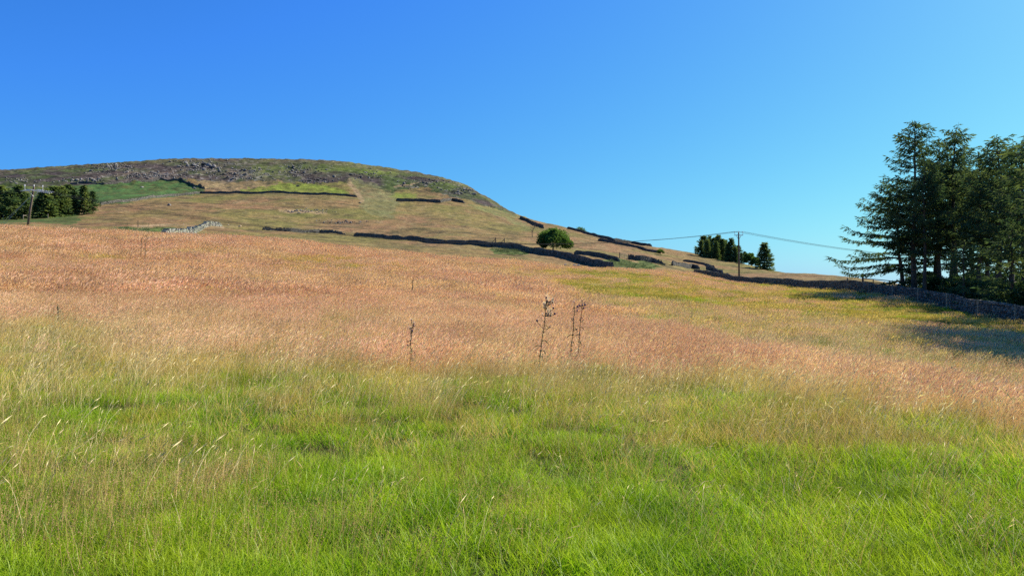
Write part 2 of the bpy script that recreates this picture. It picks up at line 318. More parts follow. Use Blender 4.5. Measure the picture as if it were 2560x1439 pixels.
# ------------------------------------------------------------------ painting the land by what grows there
def inpoly(px, py, poly):
    c = np.zeros(px.shape, bool); n = len(poly)
    for i in range(n):
        x1, y1 = poly[i]; x2, y2 = poly[(i+1) % n]
        cond = (y1 > py) != (y2 > py)
        with np.errstate(divide='ignore', invalid='ignore'):
            c ^= cond & (px < (x2-x1)*(py-y1)/((y2-y1) if y2 != y1 else 1e-9)+x1)
    return c
ME_X = [-900, 0, 512, 768, 1024, 1280, 1400, 1536, 1640, 1735, 1850, 2000, 2127, 2241, 2306, 2380, 2459, 2554, 2800, 3200]
ME_Y = [72, 72, 77, 82, 92, 98, 104, 120, 150, 190, 150, 121, 98, 82, 74, 66.5, 60, 54.5, 44.5, 34.5]
def meadow_end(px): return np.interp(px, ME_X, ME_Y)
def zones(X, Y):
    """what grows at a point of the meadow: weights pink, tan (drier side beyond the low ridge), green"""
    Yc = np.maximum(Y, 0.8); px = CX+F*X/Yc; gp = CY-ground_rel(X, Y, False)/Yc*F
    n1 = fbm(X/5.5, Y/9, 41, 3); n2 = fbm(X/1.6, Y/2.6, 47, 3)
    B = np.interp(px, [0, 400, 800, 1200, 1450, 1700, 2000, 2300, 2560], [850, 862, 880, 900, 925, 950, 1000, 1050, 1095])
    pink = sstep(-85, 95, B+n1*110+n2*70-gp)
    Rr = np.interp(px, [1200, 1450, 1700, 2000, 2300, 2560], [640, 800, 858, 925, 985, 1040])
    tan = sstep(-10, 30, Rr-gp+n2*14)*sstep(1330, 1500, px+n1*60)
    global MIDB
    global GFL
    GFL = sstep(1090, 1260, gp+n1*60)*sstep(450, 1050, px)
    MIDB = (1-.8*sstep(1090, 1260, gp+n1*60)*sstep(450, 1050, px))*sstep(-40, 260, B+260+n1*120-gp)*(1-.3*tan)
    return pink, tan, n1, n2, px, gp
HEATHER = [(-900, 380), (0, 380), (1400, 380), (1290, 540), (1250, 522), (1200, 508), (1160, 497), (1100, 484), (1050, 468), (965, 476), (905, 462), (872, 452), (830, 457), (720, 456), (640, 452), (560, 456), (500, 452), (450, 447), (350, 451), (250, 461), (150, 463), (0, 472), (-900, 480)]
BRACK = [(150, 510), (180, 464), (330, 455), (400, 450), (455, 450), (472, 459), (512, 474), (500, 482), (420, 491), (330, 503), (250, 512)]
BRACKL = [(-900, 470), (0, 470), (180, 463), (200, 560), (-900, 560)]
GREEN1 = [(590, 479), (640, 466), (700, 459), (760, 458), (830, 466), (870, 480), (868, 488), (800, 484), (700, 479), (640, 481)]
GREEN2 = [(975, 478), (1035, 479), (1045, 497), (985, 499), (965, 490)]
PALEG = [(868, 446), (915, 452), (960, 470), (1000, 505), (985, 545), (930, 540), (905, 520), (893, 490)]
PALEG2 = [(1250, 520), (1290, 540), (1335, 575), (1320, 582), (1270, 550), (1200, 525), (1150, 510)]
RUSH = [[(880, 628), (960, 628), (1060, 636), (1120, 640), (1110, 645), (1000, 642), (930, 636)],
        [(1480, 652), (1545, 648), (1620, 656), (1660, 664), (1620, 677), (1540, 674)],
        [(300, 570), (400, 570), (490, 582), (440, 590), (330, 586), (250, 582)],
        [(1230, 621), (1300, 626), (1330, 634), (1290, 640), (1240, 632)], [(640, 602), (760, 606), (750, 618), (640, 612)]]
LIGHTG = [(-100, 568), (0, 567), (120, 572), (210, 580), (205, 595), (-100, 590)]
TANP = [(500, 452), (640, 454), (720, 455), (680, 462), (600, 476), (560, 480), (515, 476)]
def land_colour(X, Y):
    Yc = np.maximum(Y, 0.8); px = CX+F*X/Yc; gp = CY-ground_rel(X, Y, False)/Yc*F
    r = np.hypot(X, Y)
    sx = np.where(Y > 60, 1, 1.0)
    wx = px+fbm(X/9, Y/20, 61, 4)*22+fbm(X/1.5, Y/3, 62, 2)*9; wy = gp+fbm(X/12, Y/14, 67, 4)*5.5+fbm(X/1.5, Y/3, 68, 2)*2.6
    n1 = fbm(X/22, Y/34, 71, 4); n2 = fbm(X/6.0, Y/15, 73, 4); n3 = fbm(X/2.3, Y/6, 79, 3)
    def C(c): return np.array(c, float)[None, :]
    def mx(a, b, f): f = np.clip(f, 0, 1)[:, None]; return a*(1-f)+b*f
    # dry hill pasture
    c = mx(C((0.255, 0.215, 0.075)), C((0.315, 0.19, 0.10)), 0.5+1.3*n1)
    c = mx(c, C((0.15, 0.13, 0.055)), sstep(0.10, 0.5, n2)*0.55)
    c = mx(c, C((0.36, 0.29, 0.15)), sstep(0.15, 0.5, n3)*0.45)
    c = mx(c, C((0.10, 0.08, 0.045)), sstep(0.12, 0.45, fbm(X/7, Y/5, 83, 4))*0.7); c = mx(c, C((0.20, 0.20, 0.06)), sstep(0.05, 0.5, fbm(X/30, Y/18, 85, 3))*0.6)
    c = c*0.62
    # crag and moor
    q = inpoly(wx, wy, HEATHER) & (Y > 330)
    mo = mx(C((0.060, 0.085, 0.028)), C((0.058, 0.046, 0.046)), 0.5+2.2*fbm(X/16, Y/22, 91, 4))
    brown = np.exp(-((wx-600)/150)**2-((wy-435)/30)**2)+np.exp(-((wx-350)/120)**2-((wy-437)/16)**2)
    mo = mx(mo, C((0.135, 0.105, 0.085)), brown*(0.55+0.9*fbm(X/5, Y/8, 97, 3)))
    gtop = np.exp(-((wx-870)/90)**2-((wy-418)/15)**2)+np.exp(-((wx-680)/40)**2-((wy-425)/18)**2)+np.exp(-((wx-1150)/60)**2-((wy-462)/10)**2)*0.8+np.exp(-((wx-960)/60)**2-((wy-432)/8)**2)
    mo = mx(mo, C((0.125, 0.165, 0.035)), gtop*(0.75+0.8*n2))
    mo = mx(mo, C((0.13, 0.11, 0.06)), sstep(-8, 3, np.interp(px, [0, 250, 512, 768, 1024, 1150, 1220, 1280], [425, 409, 397, 399, 428, 457, 493, 531])+3.5-gp)*0.5)
    mo = mx(mo, C((0.30, 0.28, 0.26)), sstep(0.25, 0.45, fbm(X/2.2, Y/3.2, 101, 3))*0.55*np.clip(0.35+brown+np.exp(-((wx-1120)/90)**2-((wy-470)/18)**2), 0, 1))
    mo = mo*(.86+.5*np.clip(fbm(X/6, Y/5, 113, 3), -.5, .4))[:, None]
    c = np.where(q[:, None], mo, c)
    for poly, col, a in ((TANP, (0.22, 0.16, 0.09), 0.8), (BRACKL, (0.04, 0.085, 0.025), 0.85), (BRACK, (0.042, 0.098, 0.03), 1.0), (GREEN1, (0.135, 0.175, 0.028), .9), (GREEN2, (0.14, 0.175, 0.032), 0.85), (PALEG, (0.135, 0.14, 0.065), 0.7), (PALEG2, (0.12, 0.14, 0.055), 0.6), (LIGHTG, (0.13, 0.15, 0.04), 0.8)):
        k = inpoly(wx, wy, poly) & (Y > 100)
        v = C(col)*(1+0.45*n2[:, None]+0.35*n3[:, None])
        c = np.where(k[:, None], mx(c, v, np.full(len(px), a)*(0.85+0.3*n3)), c)
    # brighter paths down the slope
    for pl, wd in (([(872, 455), (885, 470), (895, 485), (905, 500)], 6), ([(985, 467), (1020, 463), (1050, 455)], 1.6), ([(280, 566), (380, 565), (480, 566), (560, 569)], 1.6), ([(700, 526), (760, 528), (815, 532)], 4.0)):
        d = np.full(len(px), 1e9)
        for (x1, y1), (x2, y2) in zip(pl[:-1], pl[1:]):
            tt = np.clip(((px-x1)*(x2-x1)+(gp-y1)*(y2-y1))/((x2-x1)**2+(y2-y1)**2), 0, 1)
            d = np.minimum(d, np.hypot(px-x1-tt*(x2-x1), (gp-y1-tt*(y2-y1))))
        c = np.where(((Y > 100))[:, None], mx(c, C((0.30, 0.21, 0.125)), (1-sstep(wd*0.4, wd*1.3, d))*(0.7+0.8*n3)), c)
    for poly in RUSH:
        k = inpoly(wx, gp+fbm(X/4, Y/10, 107, 2)*4, poly) & (Y > 100)
        c = np.where(k[:, None], C((0.075, 0.10, 0.03))*(1+0.5*n3[:, None]), c)
    # wood floor behind the wall on the right
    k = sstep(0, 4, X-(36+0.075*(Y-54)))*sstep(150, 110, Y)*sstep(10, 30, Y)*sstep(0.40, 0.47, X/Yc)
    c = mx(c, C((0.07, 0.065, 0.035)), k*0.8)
    # meadow soil and sward
    pink, tan, m1, m2, _, _ = zones(X, Y)
    md = mx(C((0.05, 0.07, 0.016)), C((0.24, 0.145, 0.075)), pink)
    md = mx(md, C((0.22, 0.185, 0.075)), tan)
    inside = sstep(4, -4, r*0+np.where(np.abs(X) < 1.15*np.maximum(Y, 0), Y, 0)-meadow_end(px))
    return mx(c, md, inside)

# ------------------------------------------------------------------ the ground: one sheet to the horizon
th = np.concatenate([np.linspace(-math.pi, -0.80, 90, endpoint=False), np.linspace(-0.80, -0.62, 40, endpoint=False),
                     np.linspace(-0.62, 0.62, 860), np.linspace(0.62, 0.82, 40)[1:], np.linspace(0.82, math.pi, 90)[1:]])
rr = np.concatenate([[0.05, 0.6], np.exp(np.linspace(math.log(1.2), math.log(95), 230)), np.exp(np.linspace(math.log(95), math.log(700), 520))[1:], np.exp(np.linspace(math.log(700), math.log(6000), 30))[1:]])
TT, RR = np.meshgrid(th, rr); GX = (np.sin(TT)*RR).ravel(); GY = (np.cos(TT)*RR).ravel()
GZ = gz(GX, GY)
drop = np.maximum(RR.ravel()-900, 0); GZ = GZ-drop*0.02
nr, nth = TT.shape
ii = np.arange(nr*nth).reshape(nr, nth)
quads = np.stack([ii[:-1, :-1], ii[:-1, 1:], ii[1:, 1:], ii[1:, :-1]], -1).reshape(-1, 4)[:, ::-1]
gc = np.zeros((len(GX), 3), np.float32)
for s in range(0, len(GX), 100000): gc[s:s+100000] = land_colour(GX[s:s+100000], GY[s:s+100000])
def ground_mat():
    m, t, o = new_mat('grassland')
    at_ = N(t, 'ShaderNodeAttribute', attribute_name='tint'); geo = N(t, 'ShaderNodeNewGeometry')
    mp = N(t, 'ShaderNodeMapping'); mp.inputs['Scale'].default_value = (1, 0.45, 1); t.links.new(geo.outputs['Position'], mp.inputs[0])
    a = mixc(t, 1.0, at_.outputs['Color'], mixc(t, ramp(t, noise(t, 1.1, 6, 0.7, mp.outputs[0]), 0.3, 0.7), (0.62, 0.62, 0.62), (1.35, 1.33, 1.28)), 'MULTIPLY')
    a = mixc(t, 1.0, a, mixc(t, ramp(t, noise(t, 0.23, 4, 0.6, mp.outputs[0]), 0.35, 0.65), (0.85, 0.88, 0.85), (1.15, 1.1, 1.08)), 'MULTIPLY')
    p = N(t, 'ShaderNodeBsdfPrincipled'); p.inputs['Roughness'].default_value = 1.0; p.inputs['Specular IOR Level'].default_value = 0.05
    t.links.new(a, p.inputs['Base Color'])
    b_ = N(t, 'ShaderNodeBump'); b_.inputs['Strength'].default_value = 0.7; b_.inputs['Distance'].default_value = 0.35
    t.links.new(noise(t, 1.6, 6, 0.7, mp.outputs[0]), b_.inputs['Height']); t.links.new(b_.outputs[0], p.inputs['Normal'])
    t.links.new(p.outputs[0], o.inputs[0]); return m
ground = link('ground', mesh_np('ground', np.stack([GX, GY, GZ], -1), quads, ground_mat(), gc, True)); tag(ground, kind='structure')

# ------------------------------------------------------------------ grass prototypes (drawn many times by the meadow objects)
def strips(base, heading, L, wdt, lean, bend, rnd, widths=(1, .9, .65, .12), ts=(0, .4, .75, 1), tg=None):
    n = len(L); d = np.stack([np.cos(heading), np.sin(heading), np.zeros(n)], -1)
    side = np.stack([-np.sin(heading+rnd*1.5), np.cos(heading+rnd*1.5), np.zeros(n)], -1)
    V = []; T = []
    for t_, w_ in zip(ts, widths):
        c = base+d*(L*(lean*t_+bend*t_*t_))[:, None]
        c = c+np.array([0, 0, 1.])[None]*(L*(t_-0.35*bend*t_*t_))[:, None]
        V.append(c-side*(wdt*w_/2)[:, None]); V.append(c+side*(wdt*w_/2)[:, None])
        g = np.full(n, t_ if tg is None else tg)
        T += [np.stack([rnd, g, g], -1)]*2
    k = len(ts); V = np.stack(V, 1).reshape(-1, 3); T = np.stack(T, 1).reshape(-1, 3)
    b = (np.arange(n)*2*k)[:, None]
    Q = np.concatenate([b+np.array([[2*i, 2*i+1, 2*i+3, 2*i+2]]) for i in range(k-1)], 0)
    return V, Q, T
def path_point(base, heading, L, lean, bend, t_):
    n = len(L); d = np.stack([np.cos(heading), np.sin(heading), np.zeros(n)], -1)
    return base+d*(L*(lean*t_+bend*t_*t_))[:, None]+np.array([0, 0, 1.])[None]*(L*(t_-0.35*bend*t_*t_))[:, None]
def merge(parts):
    V = []; Q = []; T = []; b = 0
    for v, q, t in parts:
        V.append(v); Q.append(q+b); T.append(t); b += len(v)
    return np.concatenate(V), np.concatenate(Q), np.concatenate(T)
def disc(g, n, r):
    a = g.uniform(0, 2*math.pi, n); q = np.sqrt(g.uniform(0, 1, n))*r
    return np.stack([q*np.cos(a), q*np.sin(a), np.zeros(n)-0.01], -1)
def flecks(g, C, sz, asp, up=0.3):
    n = len(C); a = g.normal(size=(n, 3)); a[:, 2] += up; a /= np.linalg.norm(a, axis=1)[:, None]
    b = np.cross(a, g.normal(size=(n, 3))); b /= np.linalg.norm(b, axis=1)[:, None]
    s = (sz*g.uniform(.6, 1.3, n))[:, None]
    V = np.stack([C-a*s/2, C-b*s*asp/2, C+a*s/2, C+b*s*asp/2], 1).reshape(-1, 3)
    Q = (np.arange(n)*4)[:, None]+np.array([[0, 1, 2, 3]])
    r = np.repeat(g.uniform(0, 1, n), 4)
    return V, Q, np.stack([r, np.full(4*n, .5), r], -1)
def p_blades(seed, n=210, r=0.30, L=(.06, .17), wd=(.0022, .005), lean=.75, bend=.9):
    g = np.random.default_rng(seed); return strips(disc(g, n, r), g.uniform(0, 6.28, n), g.uniform(*L, n), g.uniform(*wd, n), g.uniform(.05, lean, n), g.uniform(.0, bend, n), g.uniform(0, 1, n))
def p_haze(seed, n=26, r=0.32, L=(.22, .42), k=18):
    g = np.random.default_rng(seed); b = disc(g, n, r); h = g.normal(0.3, 1.0, n); LL = g.uniform(*L, n); le = g.uniform(.05, .3, n); be = g.uniform(0, .25, n)
    st = strips(b, h, LL, np.full(n, .0016), le, be, g.uniform(0, 1, n), (1, 1, .8, .4))
    C = []
    for i in range(k):
        t_ = g.uniform(.62, 1.02, n); p = path_point(b, h, LL, le, be, 0)*0
        d = np.stack([np.cos(h), np.sin(h), np.zeros(n)], -1)
        p = b+d*(LL*(le*t_+be*t_*t_))[:, None]+np.array([0, 0, 1.])*(LL*(t_-.35*be*t_*t_))[:, None]
        p = p+g.normal(size=(n, 3))*(0.030*(1.15-np.abs(t_-.75)*2))[:, None]
        C.append(p)
    return merge([st, flecks(g, np.concatenate(C), .0095, .32)])
def p_heads(seed, n=40, r=0.32, L=(.32, .55), hl=(.05, .09), hw=(.006, .010), drift=0.25, bend=(.05, .45), stemw=.0018, stems=True):
    """stems with a dense nodding head made of two crossed leaves of husk"""
    g = np.random.default_rng(seed); b = disc(g, n, r); h = g.normal(drift, 0.75, n); LL = g.uniform(*L, n); le = g.uniform(.05, .35, n); be = g.uniform(*bend, n); rn = g.uniform(0, 1, n)
    out = []
    if stems: out.append(strips(b, h, LL, np.full(n, stemw), le, be, rn, (1, 1, 1, .8)))
    tip = path_point(b, h, LL, le, be, 1.0); pre = path_point(b, h, LL, le, be, 0.86)
    ax = tip-pre; ax /= np.linalg.norm(ax, axis=1)[:, None]; ax[:, 2] -= g.uniform(0, .5, n); ax /= np.linalg.norm(ax, axis=1)[:, None]
    H = g.uniform(*hl, n)[:, None]; W = g.uniform(*hw, n)[:, None]
    s1 = np.cross(ax, g.normal(size=(n, 3))); s1 /= np.linalg.norm(s1, axis=1)[:, None]; s2 = np.cross(ax, s1)
    for s in (s1, s2):
        V = np.stack([tip-ax*H*.1, tip+ax*H*.35-s*W/2, tip+ax*H*.95, tip+ax*H*.35+s*W/2], 1).reshape(-1, 3)
        Q = (np.arange(n)*4)[:, None]+np.array([[0, 1, 2, 3]]); rr_ = np.repeat(np.clip(rn+.15, 0, 1), 4)
        out.append((V, Q, np.stack([rr_, np.full(4*n, .9), rr_], -1)))
    return merge(out)
PROTO = bpy.data.collections.new('grass_kinds')
def proto(i, vqt, mat):
    me = mesh_np('kind_%03d' % i, vqt[0], vqt[1], M[mat], vqt[2]); o = bpy.data.objects.new('kind_%03d' % i, me); PROTO.objects.link(o)
def rush_patch(seed):
    return p_blades(seed, 60, .5, (.25, .6), (.012, .02), .3, .2)
K = 0
KIND = {}
def addk(key, lst, mat):
    global K
    KIND[key] = []
    for v in lst:
        proto(K, v, mat); KIND[key].append(K); K += 1
addk('green', [p_blades(s) for s in range(4)], 'g_green')
addk('lush', [p_blades(s, 230, .3, (.06, .17), (.003, .0062), .75, 1.0) for s in range(10, 13)], 'g_green')
addk('straw', [p_blades(s, 100, .32, (.10, .28), (.002, .004), .7, .8) for s in range(20, 23)], 'g_straw')
addk('olive', [p_blades(s, 190, .35, (.08, .24), (.0025, .005), .6, .8) for s in range(24, 27)], 'g_olive')
addk('haze', [p_haze(s) for s in range(30, 34)], 'g_haze')
addk('pink', [p_heads(s, 75, .34, (.30, .52)) for s in range(40, 44)], 'g_pink')
addk('spike', [p_heads(s, 10, .32, (.30, .50), (.045, .10), (.006, .010), .4, (.0, .45)) for s in range(50, 54)], 'g_spike')
addk('arch', [p_blades(s, 3, .3, (.4, .7), (.0016, .003), .9, .9) for s in range(60, 63)], 'g_straw')
addk('farpink', [p_heads(s, 190, .95, (.30, .55), (.10, .17), (.014, .026), .3, (.05, .5), stems=False) for s in range(70, 74)], 'g_pink')
addk('farstraw', [p_heads(s, 170, .95, (.18, .40), (.10, .18), (.014, .024), .3, (.05, .5), stems=False) for s in range(80, 83)], 'g_straw')
addk('farolive', [p_blades(s, 240, .95, (.10, .26), (.010, .020), .6, .7) for s in range(90, 93)], 'g_olive')
addk('fargreen', [p_blades(s, 200, .95, (.12, .30), (.012, .022), .5, .6) for s in range(94, 96)], 'g_green')
addk('rush', [rush_patch(s) for s in range(100, 103)], 'g_rush')
def scatter(name, X, Y, idx, sc, label, cat, lift=0.0):
    n = len(X); Z = gz(X, Y)+lift
    me = bpy.data.meshes.new(name); me.vertices.add(n); me.vertices.foreach_set('co', np.stack([X, Y, Z], -1).astype(np.float32).ravel())
    a = me.attributes.new('pick', 'INT', 'POINT'); a.data.foreach_set('value', np.asarray(idx, np.int32))
    a = me.attributes.new('size', 'FLOAT', 'POINT'); a.data.foreach_set('value', np.asarray(sc, np.float32))
    a = me.attributes.new('turn', 'FLOAT_VECTOR', 'POINT')
    e = 0.6
    rot = np.stack([RNG.normal(0, .06, n), RNG.normal(0.03, .06, n), np.where(RNG.uniform(size=n) < .5, RNG.normal(0, .5, n), RNG.normal(0, .5, n))], -1)
    a.data.foreach_set('vector', rot.astype(np.float32).ravel())
    o = link(name, me)
    g = bpy.data.node_groups.new(name+'_nodes', 'GeometryNodeTree')
    g.interface.new_socket('Geometry', in_out='INPUT', socket_type='NodeSocketGeometry'); g.interface.new_socket('Geometry', in_out='OUTPUT', socket_type='NodeSocketGeometry')
    gi = g.nodes.new('NodeGroupInput'); go = g.nodes.new('NodeGroupOutput')
    ci = g.nodes.new('GeometryNodeCollectionInfo'); ci.inputs['Collection'].default_value = PROTO; ci.inputs['Separate Children'].default_value = True; ci.inputs['Reset Children'].default_value = True
    ip = g.nodes.new('GeometryNodeInstanceOnPoints'); ip.inputs['Pick Instance'].default_value = True
    def na(nm, ty):
        q = g.nodes.new('GeometryNodeInputNamedAttribute'); q.data_type = ty; q.inputs['Name'].default_value = nm; return q.outputs['Attribute']
    g.links.new(gi.outputs[0], ip.inputs['Points']); g.links.new(ci.outputs[0], ip.inputs['Instance'])
    g.links.new(na('pick', 'INT'), ip.inputs['Instance Index']); g.links.new(na('turn', 'FLOAT_VECTOR'), ip.inputs['Rotation']); g.links.new(na('size', 'FLOAT'), ip.inputs['Scale'])
    g.links.new(ip.outputs[0], go.inputs[0])
    md = o.modifiers.new('scatter', 'NODES'); md.node_group = g
    tag(o, label, cat, kind='stuff'); return o
def wedge(y0, y1, dens, u0=-0.80, u1=0.80, pad=1.5):
    """random points over the visible meadow between two depths, dens per square metre"""
    n = int(dens*((u1-u0)*(y1*y1-y0*y0)/2+2*pad*(y1-y0)))
    Y = RNG.uniform(y0, y1, n*3); wd = (u1-u0)*Y+2*pad
    keep = RNG.uniform(size=n*3) < wd/((u1-u0)*y1+2*pad); Y = Y[keep][:n]; wd = wd[keep][:n]
    X = u0*Y-pad+RNG.uniform(size=len(Y))*wd
    ok = Y < meadow_end(CX+F*X/np.maximum(Y, 1))-0.3
    return X[ok], Y[ok]
def pickk(key, n): return RNG.choice(KIND[key], n)
GXs, GYs, GI, GS = [], [], [], []
def put(X, Y, key, sc):
    GXs.append(X); GYs.append(Y); GI.append(pickk(key, len(X))); GS.append(sc)
def flush(name, label, cat):
    global GXs, GYs, GI, GS
    o = scatter(name, np.concatenate(GXs), np.concatenate(GYs), np.concatenate(GI), np.concatenate(GS), label, cat)
    GXs, GYs, GI, GS = [], [], [], []; return o
# green and straw sward
for (y0, y1, d) in ((1.2, 6, 26), (6, 13, 18), (13, 24, 10), (24, 42, 5)):
    X, Y = wedge(y0, y1, d); pink, tan, n1, n2, px, gp = zones(X, Y); u = RNG.uniform(size=len(X))
    tf = tan*0.9
    mid = MIDB; dry = np.clip(pink*1.05+0.30*mid+0.45*sstep(-0.1, .5, n2)*sstep(4, 9, Y)*(.4+.6*mid)*(1-.85*GFL)+sstep(12, 24, Y)*.25, 0, 1)
    isd = u < dry
    lush = (~isd) & (fbm(X/1.1, Y/1.1, 55, 2) > 0.05)
    gr = (~isd) & (~lush)
    sc = RNG.uniform(.8, 1.25, len(X))*(1+0.22*fbm(X/0.8, Y/0.8, 57, 2))
    put(X[gr], Y[gr], 'green', sc[gr]*0.95); put(X[lush], Y[lush], 'lush', sc[lush]*0.92)
    ol = isd & (RNG.uniform(size=len(X)) < .35+.6*tan); st = isd & ~ol
    put(X[ol], Y[ol], 'olive', sc[ol]); put(X[st], Y[st], 'straw', sc[st]*1.05)
flush('meadow_grass', 'green and straw coloured grass sward covering the near meadow', 'grass')
# seeding grasses
for (y0, y1, d) in ((2.5, 8, 10), (8, 16, 11), (16, 42, 9)):
    X, Y = wedge(y0, y1, d); pink, tan, n1, n2, px, gp = zones(X, Y); u = RNG.uniform(size=len(X))
    sc = RNG.uniform(.8, 1.15, len(X))
    n4 = fbm(X/1.3, Y/1.6, 59, 3)
    pk = (u < pink*(1-.9*tan)) & (Y > 7)
    hz = ~pk & (RNG.uniform(size=len(X)) < np.clip(0.22+1.3*sstep(-0.08, .36, n4)*(0.5+0.35*sstep(1100, 200, px)+.4*MIDB)*(1-.7*GFL), 0, .97)*(1-.9*tan)) & (Y > 4)
    put(X[pk], Y[pk], 'pink', sc[pk]); put(X[hz], Y[hz], 'haze', sc[hz]*1.0)
    sp = (RNG.uniform(size=len(X)) < (.22+.75*MIDB)) & (Y > 4.2)
    sc = sc*(1-.28*GFL); put(X[sp], Y[sp], 'spike', sc[sp]); ar = (RNG.uniform(size=len(X)) < .035) & (Y > 4.2)
    put(X[ar], Y[ar], 'arch', sc[ar])
flush('seeding_grass', 'tall pinkish brown seed heads of dry grass over the near meadow', 'grass')
# farther meadow in bigger drifts
for (y0, y1, d) in ((26, 60, 2.6), (60, 192, 1.5)):
    X, Y = wedge(y0, y1, d); pink, tan, n1, n2, px, gp = zones(X, Y); u = RNG.uniform(size=len(X))
    sc = RNG.uniform(.75, 1.2, len(X))
    n5 = fbm(X/9, Y/13, 63, 3); n6 = fbm(X/4, Y/5, 65, 3)
    ppk = np.clip(0.78+1.3*n5+.5*n6, .2, .96)*(1-tan*np.clip(.86-.5*n5-.45*sstep(75, 115, Y)*(px < 1950), 0.15, .95))
    ppk = ppk*(1-.55*tan*(Y < 85)); pk = u < ppk; rest = ~pk; v = RNG.uniform(size=len(X))
    gg = rest & (v < .10*tan+.35*sstep(.2, .5, n6)*tan); ol = rest & ~gg & (v < .70+.2*tan); st = rest & ~gg & ~ol
    sc = sc*(1+.28*n6+.25*n5); put(X[pk], Y[pk], 'farpink', sc[pk]*(1-.25*tan[pk])); put(X[gg], Y[gg], 'fargreen', sc[gg]*.8); put(X[ol], Y[ol], 'farolive', sc[ol]*.85); put(X[st], Y[st], 'farstraw', sc[st])
flush('far_meadow_grass', 'pink and tan seeding grass covering the far part of the meadow', 'grass')
# rushes beyond the crest
rx, ry = [], []
for poly in RUSH:
    for _ in range(120):
        qx = random.uniform(min(p[0] for p in poly), max(p[0] for p in poly)); qy = random.uniform(min(p[1] for p in poly), max(p[1] for p in poly))
        if inpoly(np.array([qx]), np.array([qy]), poly)[0]:
            p = hit(qx, qy, 102); rx.append(p.x); ry.append(p.y)
put(np.array(rx), np.array(ry), 'rush', RNG.uniform(.8, 1.3, len(rx)))
flush('rushes', 'dark green clumps of rushes in the damp hollows below the hill', 'rushes')

# ------------------------------------------------------------------ dry stone walls
def resample(pts, step):
    pts = [Vector((p.x, p.y, 0)) for p in pts]; out = []; seg = [(b-a).length for a, b in zip(pts, pts[1:])]; tot = sum(seg); n = max(2, int(tot/step)+1)
    for i in range(n):
        d = tot*i/(n-1); k = 0
        while k < len(seg)-1 and d > seg[k]: d -= seg[k]; k += 1
        q = pts[k].lerp(pts[k+1], min(1, d/seg[k])); dr = (pts[k+1]-pts[k]).normalized(); out.append((q, dr))
    return out, tot
def stone_solid(g, c, ln, th_, ht, ang, jit, tint, mb):
    mb.box(c, (ln, th_, ht), ang, jit, tint, (g.uniform(-.06, .06), g.uniform(-.05, .05)), g)
STONES = []
def stone_protos():
    g = random.Random(5)
    for i in range(8):
        mb = MB(); s = []
        # a rough block: twelve-cornered, bevelled by pushing in alternate corners
        v = []
        for zz, k in ((-.5, .92), (0.05, 1.0), (.5, .88)):
            for x, y in ((-.5, -.5), (.5, -.5), (.5, .5), (-.5, .5)):
                v.append(Vector((x*k*(1+g.uniform(-.12, .06)), y*k*(1+g.uniform(-.12, .06)), zz*(1+g.uniform(-.14, .05)))))
        f = [(3, 2, 1, 0), (8, 9, 10, 11)]
        for a in (0, 4):
            for k in range(4): f.append((a+k, a+(k+1) % 4, a+4+(k+1) % 4, a+4+k))
        mb.add(v, f, g.uniform(.2, .8)); STONES.append(mb.mesh('stone_block', M['stone']))
stone_protos()
